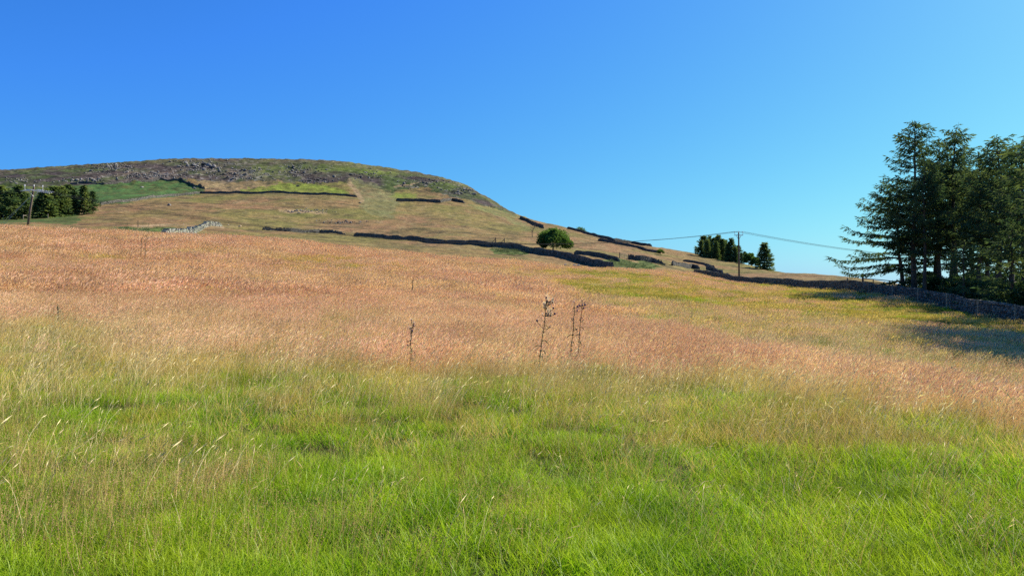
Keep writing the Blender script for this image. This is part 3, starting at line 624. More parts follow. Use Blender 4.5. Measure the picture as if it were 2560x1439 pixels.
def drystone(label, pts, h=1.2, sl=0.6, shh=0.24, thick=0.5, mat='stone_far', nparts=0, group=None, seed=1, hvar=0.08, tumble=0.0, corematter=True, hfun=None, taper=1.3, name='stone_wall'):
    g = random.Random(seed); sam, tot = resample(pts, 0.5 if tot_small(pts) else 1.0)
    base = sam[len(sam)//2][0]; root = empty(name, (base.x, base.y, g1(base.x, base.y))); tag(root, label, 'wall', group, 'thing')
    bx, by, bz = root.location
    def frame(d):
        f = d/tot*(len(sam)-1); i = min(int(f), len(sam)-2); q = sam[i][0].lerp(sam[i+1][0], f-i); return q, sam[i][1]
    # heights looked up once
    ns = max(3, int(tot/0.5)); D = np.linspace(0, tot, ns); Q = [frame(d)[0] for d in D]; ZG = gz(np.array([q.x for q in Q]), np.array([q.y for q in Q]))
    def zg(d): return float(np.interp(d, D, ZG))
    def top(d):
        hh = (h if hfun is None else hfun(d/tot))*(.12+.88*min(1, (d+.4)/taper, (tot-d+.4)/taper))*(1+hvar*2*(vnoise(np.array([d/3.1+seed*7]), np.array([0.5]), 3)[0]-.5)*2)
        if tumble: hh *= 1-tumble*sstep(.35, .75, vnoise(np.array([d/5.0+seed]), np.array([2.5]), 5)[0])
        return float(hh)
    if corematter:
        V = []; Fq = []; n = max(2, int(tot/1.0))
        for i in range(n+1):
            d = tot*i/n; q, dr = frame(d); nn = Vector((-dr.y, dr.x, 0))*thick*.36; z = zg(d)
            for s, zz in ((-1.1, -.35), (-.8, top(d)-.10), (.8, top(d)-.10), (1.1, -.35)): V.append((q.x+nn.x*s-bx, q.y+nn.y*s-by, z+zz-bz))
        for i in range(n):
            for k in range(3): Fq.append((i*4+k, i*4+k+1, i*4+5+k, i*4+4+k))
        me = bpy.data.meshes.new('rubble_core'); me.from_pydata(V, [], Fq+[(0, 1, 2, 3), (n*4+3, n*4+2, n*4+1, n*4)]); me.materials.append(M['core']); link('rubble_core', me, root)
    recs = []
    nc = max(2, int(h/shh))
    for c in range(nc+1):
        d = g.uniform(0, sl)
        while d < tot:
            ln = sl*g.uniform(.55, 1.35); dm = d+ln/2
            q, dr = frame(min(dm, tot)); tp = top(dm); z0 = c*shh
            if z0 < tp-shh*.6:
                bat = 1.15-.3*z0/max(h, .1)
                recs.append((q, dr, zg(min(dm, tot))+z0+shh/2-.06, ln*.92, thick*bat*g.uniform(.86, 1.12), shh*g.uniform(.66, .92), math.atan2(dr.y, dr.x)+g.uniform(-.03, .03), dm, False))
            d += ln
    # upright cope stones along the top
    d = 0
    while d < tot:
        ln = sl*g.uniform(.3, .5); dm = min(d+ln/2, tot); q, dr = frame(dm); tp = top(dm)
        if tumble == 0 or g.random() > .35:
            recs.append((q, dr, zg(dm)+tp+.02, ln*.9, thick*.85, shh*g.uniform(1.1, 1.7), math.atan2(dr.y, dr.x)+g.uniform(-.08, .08), dm, True))
        d += ln
    recs.sort(key=lambda r: math.hypot(r[0].x, r[0].y))
    if nparts:
        front = [r for r in recs if abs((CX+F*r[0].x/max(r[0].y, 1))-1280) < 1290][:nparts]; fs = set(id(r) for r in front)
        for r in front:
            o = link('stone', STONES[g.randrange(8)], root, (r[0].x-bx, r[0].y-by, r[2]-bz)); o.scale = (r[3], r[4], r[5]); o.rotation_euler = (g.uniform(-.04, .04), g.uniform(-.05, .05), r[6])
        recs = [r for r in recs if id(r) not in fs]
    mb = MB()
    for r in recs:
        stone_solid(g, (r[0].x-bx, r[0].y-by, r[2]-bz), r[3], r[4], r[5], r[6], .10, g.uniform(.1, .9), mb)
    if recs: tag(mb.build('stonework', M[mat], root), kind='stuff')
    return root
def tot_small(pts): return True
def W(pp, ymin=110): return [hit(x, y, ymin) for x, y in pp]
near_pts = [Vector(((x-CX)/F*y, y, 0)) for x, y in ((1735, 190), (1850, 150), (2000, 121), (2127, 98), (2241, 82), (2306, 74), (2380, 66.5), (2459, 60), (2554, 54.5), (2800, 44.5), (3200, 34.5))]
drystone('long dark dry stone wall in front of the tall larches', near_pts, 1.22, .42, .15, .5, 'stone', 300, seed=2, hvar=.05, name='stone_wall')
drystone('dark wall winding below the round oak tree towards the meadow', W([(885, 590), (960, 596), (1050, 603), (1150, 611), (1230, 618), (1290, 622), (1340, 634), (1400, 643), (1450, 657), (1500, 668), (1532, 674)], 125), 1.35, .6, .25, seed=3, hfun=lambda t: 1.05+.2*float(sstep(.45, .62, t)*(1-sstep(.8, 1, t))))
drystone('thin dark wall on the pasture left of the gap to the long oak tree wall', W([(655, 575), (720, 579), (800, 582), (862, 587)], 160), .95, .7, .25, seed=4, tumble=.3)
drystone('dark wall along the lower edge of the green bracken and bright grass bank', W([(250, 513), (330, 503), (420, 491), (500, 484), (600, 483), (700, 482), (800, 487), (892, 493)], 250), 1.0, .8, .28, .6, seed=5)
drystone('thin wall bordering the top of the dark green bracken under the boulders', W([(175, 462), (260, 463), (330, 453), (400, 450), (455, 451), (475, 460), (511, 473)], 300), 1.0, .9, .3, .6, seed=6)
drystone('short wall high on the slope below the small yellow green patch', W([(990, 503), (1050, 503), (1100, 508), (1130, 502), (1160, 508)], 300), 1.35, .8, .3, .6, seed=7)
drystone('steep dark wall running down the hill shoulder behind the oak tree', W([(1300, 546), (1320, 554), (1343, 565), (1358, 571)], 200), 1.2, .8, .3, .6, seed=8)
drystone('dark wall on the skyline right of the oak tree', W([(1418, 572), (1450, 580), (1490, 591), (1536, 603), (1580, 609), (1628, 615)], 250), .95, .8, .3, .6, seed=9)
drystone('dark wall below the skyline ending at the small thorn bush', W([(1495, 602), (1512, 603), (1560, 613), (1600, 622), (1650, 634)], 200), .85, .7, .26, .6, seed=10)
drystone('dark wall left of the wooden field gate', [at(1436, 200), at(1470, 196), at(1510, 190), at(1547, 184)], .95, .55, .22, seed=11)
drystone('ragged wall right of the wooden field gate', W([(1571, 647), (1600, 651), (1630, 656), (1662, 663)], 165), 1.15, .5, .25, seed=12, tumble=.35, hvar=.15)
drystone('low broken wall on the pasture right of the rushes', W([(1680, 664), (1705, 667), (1730, 669), (1748, 673)], 155), 1.2, .5, .25, seed=13, tumble=.35, hvar=.15)
drystone('curving low wall on the pasture under the distant conifers', W([(1708, 653), (1735, 657), (1760, 662), (1785, 670)], 195), .6, .6, .2, seed=14)
drystone('short dark wall end beside the right hand pole', W([(1766, 673), (1785, 679), (1806, 687)], 170), .95, .5, .25, seed=15)
drystone('pale tumbled wall of lichened stones on the pasture beyond the left crest', W([(408, 597), (440, 592), (470, 587), (490, 580), (508, 569), (520, 565), (552, 566)], 118), 1.1, .45, .28, .9, 'stone_pale', seed=16, tumble=.3, hvar=.2)
drystone('small tumbled wall end by the foot of the right hand pole', W([(1812, 693), (1824, 694)], 160), 1.1, .45, .25, .8, seed=17, hvar=.3)

# ------------------------------------------------------------------ fences, gates, posts
def post(mb, p, h, r, n=7, lean=(0, 0), t=.5):
    mb.tube([p+Vector((0, 0, -.3)), p+Vector((lean[0]*h*.5, lean[1]*h*.5, h*.5)), p+Vector((lean[0]*h, lean[1]*h, h-.02)), p+Vector((lean[0]*h, lean[1]*h, h))], [r, r*.97, r*.92, r*.75], n, t)
# stock fence on the meadow side of the long wall
fp = [(2127, 97), (2182, 89.5), (2241, 81.3), (2306, 73.3), (2380, 65.8), (2459, 59.3), (2554, 53.8), (2660, 49), (2800, 44)]
froot = empty('post_and_wire_fence', at(2306, 73)-Vector((.5, 0, 0))); tag(froot, 'wooden post and wire fence along the meadow side of the long wall', 'fence', None, 'thing')
fo = froot.location.copy(); tops = []
for i, (x, y) in enumerate(fp):
    q = at(x, y); q.x -= .45; q.z = g1(q.x, q.y); mb = MB(); hh = 1.75 if i == 0 else 1.45
    lean = (random.uniform(-.03, .03), random.uniform(-.03, .03)); post(mb, q-fo, hh, .10 if i == 0 else .065, 7, lean, random.uniform(.4, .8)); mb.build('post', M['post'], froot)
    tops.append((q-fo, lean, hh))
mb = MB(); a = tops[0][0]; b = a+Vector((.9, -2.2, 0)); b.z = g1(b.x+fo.x, b.y+fo.y)-fo.z; mb.tube([a+Vector((0, 0, .95)), b+Vector((0, 0, .05))], .06, 6); mb.build('brace', M['post'], froot)
for hgt in (.35, .7, 1.05, 1.32):
    mb = MB(); mb.tube([p+Vector((l[0]*hgt-.06, l[1]*hgt, hgt)) for p, l, h_ in tops], .008, 4); mb.build('wire', M['wire'], froot)
# rail fence behind the wall
q0 = at(2157, 108); rroot = empty('rail_fence', q0); tag(rroot, 'dark post and rail fence behind the wall under the outermost larch branches', 'fence')
pp = [q0]+[at(x, y) for x, y in ((2183, 106), (2223, 103), (2262, 100))]
for i, q in enumerate(pp):
    mb = MB(); post(mb, q-q0, 1.9 if i == 0 else 1.5, .15 if i == 0 else .07, 7); mb.build('post', M['post_dark'], rroot)
for hh in (1.45, 1.0):
    mb = MB(); mb.tube([q-q0+Vector((0, -.08, hh)) for q in pp], .06, 5); mb.build('rail', M['post_dark'], rroot)
# field gate
ga, gb = hit(1549, 645, 175), hit(1570, 647, 165); groot = empty('field_gate', ga); tag(groot, 'grey barred field gate between the two wall ends right of the oak', 'gate')
gb2 = Vector((gb.x, ga.y+(gb.y-ga.y)*.6, 0)); gb2.z = g1(gb2.x, gb2.y)
dv = gb2-ga; L_ = dv.length; dn = dv.normalized()
for q in (Vector((0, 0, 0)), dv): mb = MB(); post(mb, q, 1.5, .1); mb.build('post', M['post_dark'], groot)
for k in range(5):
    mb = MB(); z = .3+k*.25; mb.tube([Vector((0, 0, z)), dv+Vector((0, 0, z))], .04, 5); mb.build('bar', M['post'], groot)
for s in (.05, .5, .95):
    mb = MB(); mb.tube([dv*s+Vector((0, .05, .2)), dv*s+Vector((0, .05, 1.35))], .04, 5); mb.build('upright', M['post'], groot)
# two braced strainers on the wall left of the oak
for lab, (bx_, by_), s in (('left braced strainer post standing at the wall by the oak', (1239, 616), -1), ('right braced strainer post standing at the wall by the oak', (1261, 616), -1)):
    q = hit(bx_, by_, 185); r_ = empty('strainer_post', q); tag(r_, lab, 'post')
    mb = MB(); post(mb, Vector((0, 0, 0)), 2.3, .12); mb.build('post', M['post_dark'], r_)
    mb = MB(); mb.tube([Vector((0, 0, 2.0)), Vector((-1.7 if s < 0 else 1.7, 0, .2))], .07, 5); mb.build('brace', M['post_dark'], r_)
# light fence on the left pasture
qs = [hit(x, 568+(x-290)*.008, 120) for x in (290, 318, 345, 372, 400)]; lroot = empty('pasture_fence', qs[2]); tag(lroot, 'faint line of thin fence posts on the left pasture', 'fence')
for i, q in enumerate(qs): mb = MB(); post(mb, q-qs[2], 1.7 if i == 2 else 1.1, .09 if i == 2 else .05, 6); mb.build('post', M['post_dark'], lroot)
mb = MB(); mb.tube([q-qs[2]+Vector((0, 0, .95)) for q in qs], .012, 4); mb.build('wire', M['wire'], lroot)
# fence posts at the plantation edge
qs = [hit(x, y, 240) for x, y in ((8, 549), (58, 548), (80, 546), (120, 545))]; proot = empty('plantation_fence', qs[1]); tag(proot, 'post and rail fence at the foot of the left conifers', 'fence')
for q in qs: mb = MB(); post(mb, q-qs[1], 1.5, .11, 6); mb.build('post', M['post'], proot)
mb = MB(); mb.tube([q-qs[1]+Vector((0, 0, 1.2)) for q in qs[1:3]], .09, 5); mb.build('rail', M['post'], proot)

# ------------------------------------------------------------------ electricity poles and lines
def make_pole(label, loc, H, lean, arm_dir, arm=1.25, arms='single', r=.17):
    root = empty('electricity_pole', loc); tag(root, label, 'pole')
    top = Vector((lean[0]*H, lean[1]*H, H))
    mb = MB(); mb.tube([Vector((0, 0, -.5)), top*.5, top*.97, top], [r*1.15, r, r*.82, r*.7], 10); mb.build('pole', M['pole'], root, True)
    ad = Vector((math.cos(arm_dir), math.sin(arm_dir), 0)); c = top-Vector((0, 0, .55)); ends = []
    mb = MB(); pd = Vector((-ad.y, ad.x, 0))*.16; mb.tube([c-ad*arm-pd, c+ad*arm-pd], .07, 4); mb.build('crossarm', M['metal'], root)
    for s in (-1, 1):
        mb = MB(); mb.tube([c+ad*arm*.92*s-pd, c+ad*arm*.92*s-pd+Vector((0, 0, .38))], .035, 5); mb.build('insulator_pin', M['metal'], root)
        mb = MB(); mb.tube([c+ad*arm*.6*s-pd, c-Vector((0, 0, .95))-pd*.6], .04, 4); mb.build('arm_brace', M['metal'], root)
    for s in (-1, 0, 1):
        b = c+ad*arm*.92*s-pd+Vector((0, 0, .38)) if s else top-Vector((0, 0, .12)); mb = MB()
        mb.tube([b, b+Vector((0, 0, .12)), b+Vector((0, 0, .16)), b+Vector((0, 0, .22)), b+Vector((0, 0, .27)), b+Vector((0, 0, .33)), b+Vector((0, 0, .38))], [.03, .03, .10, .05, .10, .05, .03], 8); mb.build('insulator', M['insul'], root)
        ends.append(loc+b+Vector((0, 0, .36)))
    return root, ends, top
lp = at(66, 108); lroot_, lends, ltop = make_pole('left leaning wooden electricity pole with two stay wires', lp, (CY-466)/F*108+EYE-lp.z, (.155, 0.02), R(20), 1.2, r=.15)
for dx, dy in ((-3.9, -1.2), (-2.7, -2.2)):
    f = Vector((dx, dy, 0)); f.z = g1(lp.x+dx, lp.y+dy)-lp.z; mb = MB(); mb.tube([ltop-Vector((0, 0, .9)), f], .014, 5); mb.build('stay_wire', M['stay'], lroot_)
# strain insulators: strings reaching along the lines
c = ltop-Vector((0, 0, .55))
for s in (-1, 0, 1):
    for sd_, ln in ((Vector((1, .05, -.16)), 2.6), (Vector((-1, -.02, -.05)), 1.5)):
        a = c+Vector((0, -.16, .05+.16*s))+Vector((.2 if sd_.x > 0 else -.2, .5*s, 0)); mb = MB(); pts = []; rad = []
        k = int(ln/.14)
        for i in range(k): pts.append(a+sd_.normalized()*(i*.14)); rad.append(.055 if i % 2 else .02)
        mb.tube(pts, rad, 6); mb.build('strain_insulator', M['insul'], lroot_)
mb = MB(); mb.box((.62, -.3, .62), (.32, .03, .42)); mb.box((.62, -.27, .3), (.05, .03, .6)); mb.build('warning_plate', M['yellow'], lroot_)
rp = P(1848, 0, 152); rp.z = g1(rp.x, rp.y); rroot_, rends, rtop = make_pole('right wooden electricity pole with forked crossarm against the sky', rp, (CY-581)/F*152+EYE-rp.z, (-.012, 0), R(-5), .85)
# its top must stand well above the wall: measured from the pasture level
def wire_line(label, A, B, sag, name='power_line', r=.013, group=None):
    root = empty(name, (A[1]+B[1])/2); tag(root, label, 'power line', group); o = root.location.copy()
    for a, b in zip(A, B):
        mb = MB(); pts = [a.lerp(b, i/40)-Vector((0, 0, sag*4*(i/40)*(1-i/40)))-o for i in range(41)]; mb.tube(pts, r, 4); mb.build('wire', M['wire'], root)
lA = [lp+ltop+Vector((2.6, .1, -.9+.16*s)) for s in (-1, 0, 1)]
wire_line('three sagging power wires crossing between the left and right poles', lA, rends, 4.6, r=.022)
ep = at(2560, 185); er, eends, et = make_pole('third electricity pole hidden behind the larches', ep, 9.5, (0, 0), R(0))
wire_line('power wires descending from the right pole into the larches', rends, eends, 1.6, r=.022)
wp = at(-420, 175); wr, wends, wt = make_pole('far electricity pole beyond the left of the meadow', wp, 9.5, (0, 0), R(20))
wire_line('power wires leaving the left pole towards the left', [lp+ltop+Vector((-1.4, 0, -.55+.2*s)) for s in (-1, 0, 1)], wends, 1.5, r=.022)

# ------------------------------------------------------------------ conifers
def conifer_mesh(seed, H, Rm, base=0.12, whorls=26, per=5, style='larch', twig=.8, dense=1.0, fl=.34, fw=.09, skew=None, topc=1.0, droop=.25, mat='larch'):
    """trunk mesh, limbs mesh, crown mesh; skew = (azimuth, factor) for a crown that reaches further on one side"""
    g = random.Random(seed); tr = MB(); n = 9
    cx = [g.uniform(-.012, .012)*H for _ in range(n)]; cy = [g.uniform(-.012, .012)*H for _ in range(n)]; cx[0] = cy[0] = 0
    cx[1] *= .4; r0 = H*.014+.05
    pts = [Vector((cx[i], cy[i], H*i/(n-1)-(.5 if i == 0 else 0))) for i in range(n)]
    tr.tube(pts, [r0*(1-.92*i/(n-1))*(1.15 if i == 0 else 1) for i in range(n)], 8)
    def tp(z):
        f = max(0, min(.9999, z/H))*(n-1); i = int(f); return pts[i].lerp(pts[i+1], f-i)
    lb = MB(); SP = []; SD = []
    for wv in range(whorls):
        f = base+(1-base)*(wv/whorls)**.92; f = min(f, .985)
        prof = (1-f)**.72*(.55+.45*min(1, (f-base)/.12+.35)) if style == 'larch' else (1-f)**.9
        if style == 'pillar': prof = (1-f)**.5*.8
        k = per+(1 if g.random() < .4 else 0)
        a0 = g.uniform(0, 6.28); gap = .24 if style == 'larch' else .08
        if style == 'larch' and g.random() < .5: f = min(.985, f+g.uniform(-.4, .4)*(1-base)/whorls)
        for j in range(k):
            if g.random() < gap: continue
            az = a0+6.283*j/k+g.uniform(-.35, .35); L = Rm*prof*(g.uniform(.5, 1.35) if style == 'larch' else g.uniform(.65, 1.2))+.25
            if style == 'larch' and f < base+.14: L *= g.choice((.35, .6, 1.1))
            if skew: L *= 1+skew[1]*max(0, math.cos(az-skew[0]))*(1 if f < .55 else .35)
            st = tp(H*f+g.uniform(-.35, .35)); d = Vector((math.cos(az), math.sin(az), 0)); side = Vector((-d.y, d.x, 0))
            up0 = (-.05+.75*f) if style == 'larch' else (-.25+.9*f)
            bp = []; m = 6; wob = g.uniform(-.12, .12)
            for i in range(m+1):
                t_ = i/m; bp.append(st+d*L*t_+side*L*wob*t_*t_+Vector((0, 0, L*(up0*t_-droop*t_*t_*1.3+droop*1.1*t_**4))))
            lb.tube(bp, [max(.015, r0*.32*(1-f*.7)*(1-.85*i/m)) for i in range(m+1)], 4, .4, False)
            nt_ = max(3, int(L*2.7*dense))
            for q in range(nt_):
                t_ = .14+.86*(q+g.random())/nt_; fi = t_*m; i = min(int(fi), m-1); p = bp[i].lerp(bp[i+1], fi-i)
                tl = twig*(.35+.65*(1-abs(t_-.45)))*g.uniform(.6, 1.25)*min(1, L/2.2+.3)
                for s in (-1, 1):
                    td = (side*s*g.uniform(.6, 1)+d*g.uniform(.35, .9)+Vector((0, 0, g.uniform(-.45, .08)))).normalized()
                    kk = max(2, int(3.2*dense*tl/.8))
                    for e in range(kk):
                        c_ = p+td*tl*(e+.5)/kk+Vector((0, 0, -.18*tl*((e+.5)/kk)**2)); SP.append(c_)
                        SD.append((td+Vector((g.gauss(0, .45), g.gauss(0, .45), g.gauss(-.28, .35)))).normalized())
            for e in range(3): SP.append(bp[-1]+d*e*.12); SD.append((d+Vector((g.gauss(0, .2), g.gauss(0, .2), g.gauss(.1, .2)))).normalized())
    for e in range(8): SP.append(pts[-1]+Vector((g.gauss(0, .08), g.gauss(0, .08), -e*.14))); SD.append(Vector((g.gauss(0, .5), g.gauss(0, .5), 1)).normalized())
    rg = np.random.default_rng(seed); C = np.array([tuple(p) for p in SP]); D = np.array([tuple(p) for p in SD]); nn = len(C)
    C = C+rg.normal(size=C.shape)*.06
    S = np.cross(D, rg.normal(size=D.shape)); S /= np.linalg.norm(S, axis=1)[:, None]+1e-9
    ll = (fl*rg.uniform(.6, 1.35, nn))[:, None]; ww = (fw*rg.uniform(.7, 1.3, nn))[:, None]
    V = np.stack([C-D*ll*.35, C+D*ll*.1-S*ww/2, C+D*ll*.65, C+D*ll*.1+S*ww/2], 1).reshape(-1, 3)
    Q = (np.arange(nn)*4)[:, None]+np.array([[0, 1, 2, 3]])
    cl = np.clip(.5+.9*(vnoise(C[:, 0]/1.1, C[:, 2]/1.1+C[:, 1]*.7, seed)-.5)+rg.normal(0, .16, nn), 0, 1); rr_ = np.repeat(cl, 4)
    crown = mesh_np('crown', V, Q, M[mat], np.stack([rr_, rr_, rr_], -1))
    return tr.mesh('trunk', M['bark'], True), lb.mesh('limbs', M['bark']), crown
def tree(name, label, cat, meshes, loc, s=1.0, rz=0.0, group=None, tilt=(0, 0), pn=('trunk', 'limbs', 'crown')):
    root = empty(name, loc, rz); root.scale = (s, s, s) if isinstance(s, (int, float)) else s; root.rotation_euler = (tilt[0], tilt[1], rz)
    tag(root, label, cat, group)
    for n_, me in zip(pn, meshes):
        if me is not None: link(n_, me, root)
    return root
LG = 'tall larches behind the long wall'
la = [conifer_mesh(201, 19.5, 5.2, .27, 28, 5, dense=1.7, skew=(R(185), .35), fl=.46, fw=.12), conifer_mesh(202, 18, 5.4, .34, 24, 5, dense=1.7, fl=.46, fw=.12), conifer_mesh(203, 17.5, 5.8, .32, 23, 5, dense=1.7, skew=(R(200), .2), fl=.46, fw=.12),
      conifer_mesh(204, 12.5, 4.8, .14, 19, 5, dense=1.9, skew=(R(182), .95), droop=.30, fl=.45, fw=.11), conifer_mesh(205, 11, 3.6, .08, 18, 5, dense=1.5, droop=.35, fl=.45, fw=.12)]
def tat(px, Y, topy, mesh_i, Hm, lab, rz=0.0, wide=1.0, name='larch_tree', tilt=(0, 0)):
    q = at(px, Y); H = (CY-topy)/F*Y+EYE-q.z; s = H/Hm; return tree(name, lab, 'tree', la[mesh_i], q, (s*wide, s*wide, s), rz, LG, tilt)
tat(2286, 90, 303, 0, 19.5, 'tallest larch with a spired tip, the outermost full height tree', 0)
tat(2258, 94, 455, 3, 12.5, 'spreading lower larch reaching furthest left over the pasture', 0, 1.12, tilt=(0, R(-4)))
tat(2385, 88, 322, 1, 18, 'second tall larch with a blunt top right of the spired one', 1.1, 1.05)
tat(2312, 84, 395, 2, 17.5, 'slim larch trunk between the spired and the blunt topped ones', 2.3, .85)
tat(2342, 96, 470, 4, 11, 'short bushy larch between the taller trunks of the group', .6, 1.25)
tat(2450, 82, 380, 2, 17.5, 'larch with flat spreading upper boughs beside the notch in the treetops', 3.6, 1.0)
tat(2498, 78, 343, 1, 18, 'third tall larch with a broad domed top', 4.2, 1.12)
tat(2556, 72, 350, 0, 19.5, 'tall larch at the right edge of the picture', 2.6, 1.1)
tat(2410, 70, 600, 4, 11, 'low bright green young larch close behind the wall', 2.0, 1.2)
tat(2530, 62, 560, 4, 11, 'low bushy larch behind the wall at the right end', 3.0, 1.4)
tat(2425, 98, 425, 0, 19.5, 'rear larch whose dark boughs fill the gap between the blunt and domed tops', 2.2, 1.2)
tat(2350, 92, 352, 2, 17.5, 'dark rear larch close beside the spired one', 4.4, .9)
tat(2525, 84, 372, 2, 17.5, 'rear larch between the domed one and the edge of the picture', .4, 1.1)
tat(2470, 95, 420, 2, 17.5, 'rear larch filling the middle of the group', 5.0, 1.1)
tat(2640, 60, 290, 2, 17.5, 'larch just beyond the right edge whose boughs reach in', 3.1, 1.1)
tat(2380, 108, 400, 1, 18, 'rear larch seen between the trunks', 3.0, 1.15)
tat(2800, 50, 40, 0, 19.5, 'larch outside the right edge that shades the meadow', 3.1, 1.3)
tat(2990, 43.5, -170, 1, 18, 'nearer larch outside the right edge that shades the meadow', 3.1, 1.35)
tat(3120, 42, -190, 2, 17.5, 'nearest larch outside the right edge that shades the meadow', 3.1, 1.35)
# distant plantations
sp = [conifer_mesh(301, 12, 2.9, .06, 26, 6, 'spruce', .9, .8, .9, .36, mat='spruce'), conifer_mesh(302, 12, 3.4, .16, 24, 5, 'larch', .9, .75, .9, .38, mat='spruce'), conifer_mesh(303, 12, 2.4, .10, 28, 6, 'spruce', .8, .8, .8, .34, mat='spruce'),
      conifer_mesh(304, 12, 3.6, .03, 24, 7, 'pillar', .9, .75, .9, .42, mat='spruce')]
def dtree(px, by, topy, ymin, mi, lab, wide=1.0, group=None, Y=None):
    q = hit(px, by, ymin) if Y is None else at(px, Y); H = (CY-topy)/F*q.y+EYE-q.z; s = H/12; wide *= 1.3
    return tree('conifer_tree', lab, 'tree', sp[mi], q, (s*wide, s*wide, s), random.uniform(0, 6.28), group)
LP = 'conifers of the plantation at the left edge'
for px, by, ty, mi, wd, lab in ((-150, 549, 472, 1, 1.2, None), (-95, 549, 470, 3, 1.2, None), (-45, 549, 466, 1, 1.2, None),
        (3, 548, 466, 3, 1.25, 'grey green conifer at the very left edge of the plantation'), (26, 549, 478, 1, 1.2, 'dark conifer second from the left edge'), (47, 547, 464, 0, 1.15, 'blue green pointed conifer left of the leaning pole'),
        (64, 546, 482, 1, 1.0, 'low conifer just left of the leaning pole'), (97, 545, 498, 3, 1.05, 'low dark conifer just right of the leaning pole'), (112, 544, 472, 0, 1.35, 'broad dark conifer with layered boughs right of the leaning pole'),
        (134, 542, 468, 3, 1.15, 'mid green conifer fourth from the right end of its plantation'), (152, 541, 468, 3, 1.1, 'olive green conifer third from the right end of its plantation'), (174, 539, 463, 3, 1.0, 'pale green conifer beside the narrow spruce'),
        (210, 536, 464, 2, 1.0, 'narrow dark spruce with a sharp tip in the left plantation'), (190, 537, 500, 3, .8, 'small conifer between the pale one and the narrow spruce'), (232, 534, 478, 1, .85, 'thin olive conifer at the right end of the left plantation')):
    dtree(px, by, ty, 235, mi, lab or 'conifer of the plantation beyond the left edge of the picture', wd, LP)
RP = 'conifers on the far slope behind the right pole'
for px, Yd, ty, mi, wd, lab in ((1760, 318, 589, 1, 1.15, 'leftmost far conifer with ragged spreading boughs'), (1774, 322, 590, 0, .8, 'slim far conifer second from the left of its clump'), (1784, 318, 594, 1, .8, 'far conifer third from the left of its clump'),
        (1796, 316, 588, 0, .9, 'pointed far conifer at the middle of its clump'), (1806, 312, 598, 3, .85, 'bushy far conifer right of the middle of its clump'), (1814, 318, 600, 0, .8, 'far conifer left of the tall dark tipped one'),
        (1828, 300, 596, 0, .95, 'sharp tipped dark far conifer left of the pole'), (1846, 300, 613, 1, .9, 'far conifer directly behind the right pole'), (1862, 295, 628, 1, .8, 'low far conifer right of the pole'), (1740, 322, 616, 1, .6, 'low outlying boughed conifer left of its clump'),
        (1753, 312, 601, 3, .8, 'low bushy far conifer at the left of its clump'), (1768, 308, 600, 3, .7, 'bushy far conifer in front of the slim one'), (1790, 306, 604, 3, .8, 'front far conifer below the pointed one'), (1820, 300, 610, 3, .8, 'front far conifer left of the dark tipped one'), (1838, 296, 618, 3, .8, 'low far conifer just left of the pole'), (1854, 292, 632, 3, .6, 'lowest far conifer just right of the pole'),
        (1911, 268, 607, 0, 1.15, 'broad conical conifer standing apart at the right end')):
    dtree(px, 0, ty, 0, mi, lab, wd, RP, Y=Yd)

# ------------------------------------------------------------------ broadleaved trees and bushes
def broadleaf_mesh(seed, H, Wd, leaves, leaf, lobes=15, base=.18, mat='oakleaf', trunk=True, tr=.022):
    g = random.Random(seed); rg = np.random.default_rng(seed); t_ = MB(); lb = MB(); cs = []
    if trunk: t_.tube([Vector((0, 0, -.4)), Vector((.05*H*g.uniform(-.3, .3), 0, H*.12)), Vector((0, 0, H*.3)), Vector((.02*H, 0, H*.5))], [H*tr*1.4, H*tr, H*tr*.85, H*tr*.5], 8)
    for i in range(lobes):
        az = i*2.4+g.uniform(-.3, .3); el = math.asin(min(1, (i+.5)/lobes)); rad = g.uniform(.5, .72)
        c = Vector((math.cos(az)*math.cos(el)*Wd/2*rad*1.15, math.sin(az)*math.cos(el)*Wd/2*rad*1.15, H*(base+.2)+math.sin(el)*H*(1-base-.2)*rad*1.12)); r = Wd*g.uniform(.12, .24)
        cs.append((c, r)); st = Vector((0, 0, H*g.uniform(.12, .4))); lb.tube([st, st.lerp(c, .5)+Vector((0, 0, -.04*H)), c], [H*tr*.5, H*tr*.3, H*tr*.08], 5, .5, False)
    cs.append((Vector((0, 0, H*.6)), Wd*.24))
    C = []; Nn = []; T = []
    per = leaves//len(cs)
    for i, (c, r) in enumerate(cs):
        v = rg.normal(size=(per, 3)); v /= np.linalg.norm(v, axis=1)[:, None]; rad = r*(rg.uniform(.25, 1, per)**.5)*(1+.35*fbm(v[:, 0]*2+i, v[:, 1]*2+v[:, 2], seed, 2))
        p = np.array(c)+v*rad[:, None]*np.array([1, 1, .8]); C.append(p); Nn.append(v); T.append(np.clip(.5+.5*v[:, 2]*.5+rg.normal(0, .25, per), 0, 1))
    C = np.concatenate(C); T = np.concatenate(T); k = C[:, 2] > base*H*.55; C = C[k]; T = T[k]; n = len(C)
    a = rg.normal(size=(n, 3)); a /= np.linalg.norm(a, axis=1)[:, None]; b = np.cross(a, rg.normal(size=(n, 3))); b /= np.linalg.norm(b, axis=1)[:, None]; s = (leaf*rg.uniform(.6, 1.3, n))[:, None]
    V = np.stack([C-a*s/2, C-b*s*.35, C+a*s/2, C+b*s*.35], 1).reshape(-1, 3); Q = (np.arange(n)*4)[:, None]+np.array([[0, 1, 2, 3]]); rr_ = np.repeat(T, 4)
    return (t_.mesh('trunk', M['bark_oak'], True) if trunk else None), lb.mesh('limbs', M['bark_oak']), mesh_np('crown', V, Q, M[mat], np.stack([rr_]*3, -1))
q = hit(1382, 626, 205); H = (CY-563)/F*q.y+EYE-q.z
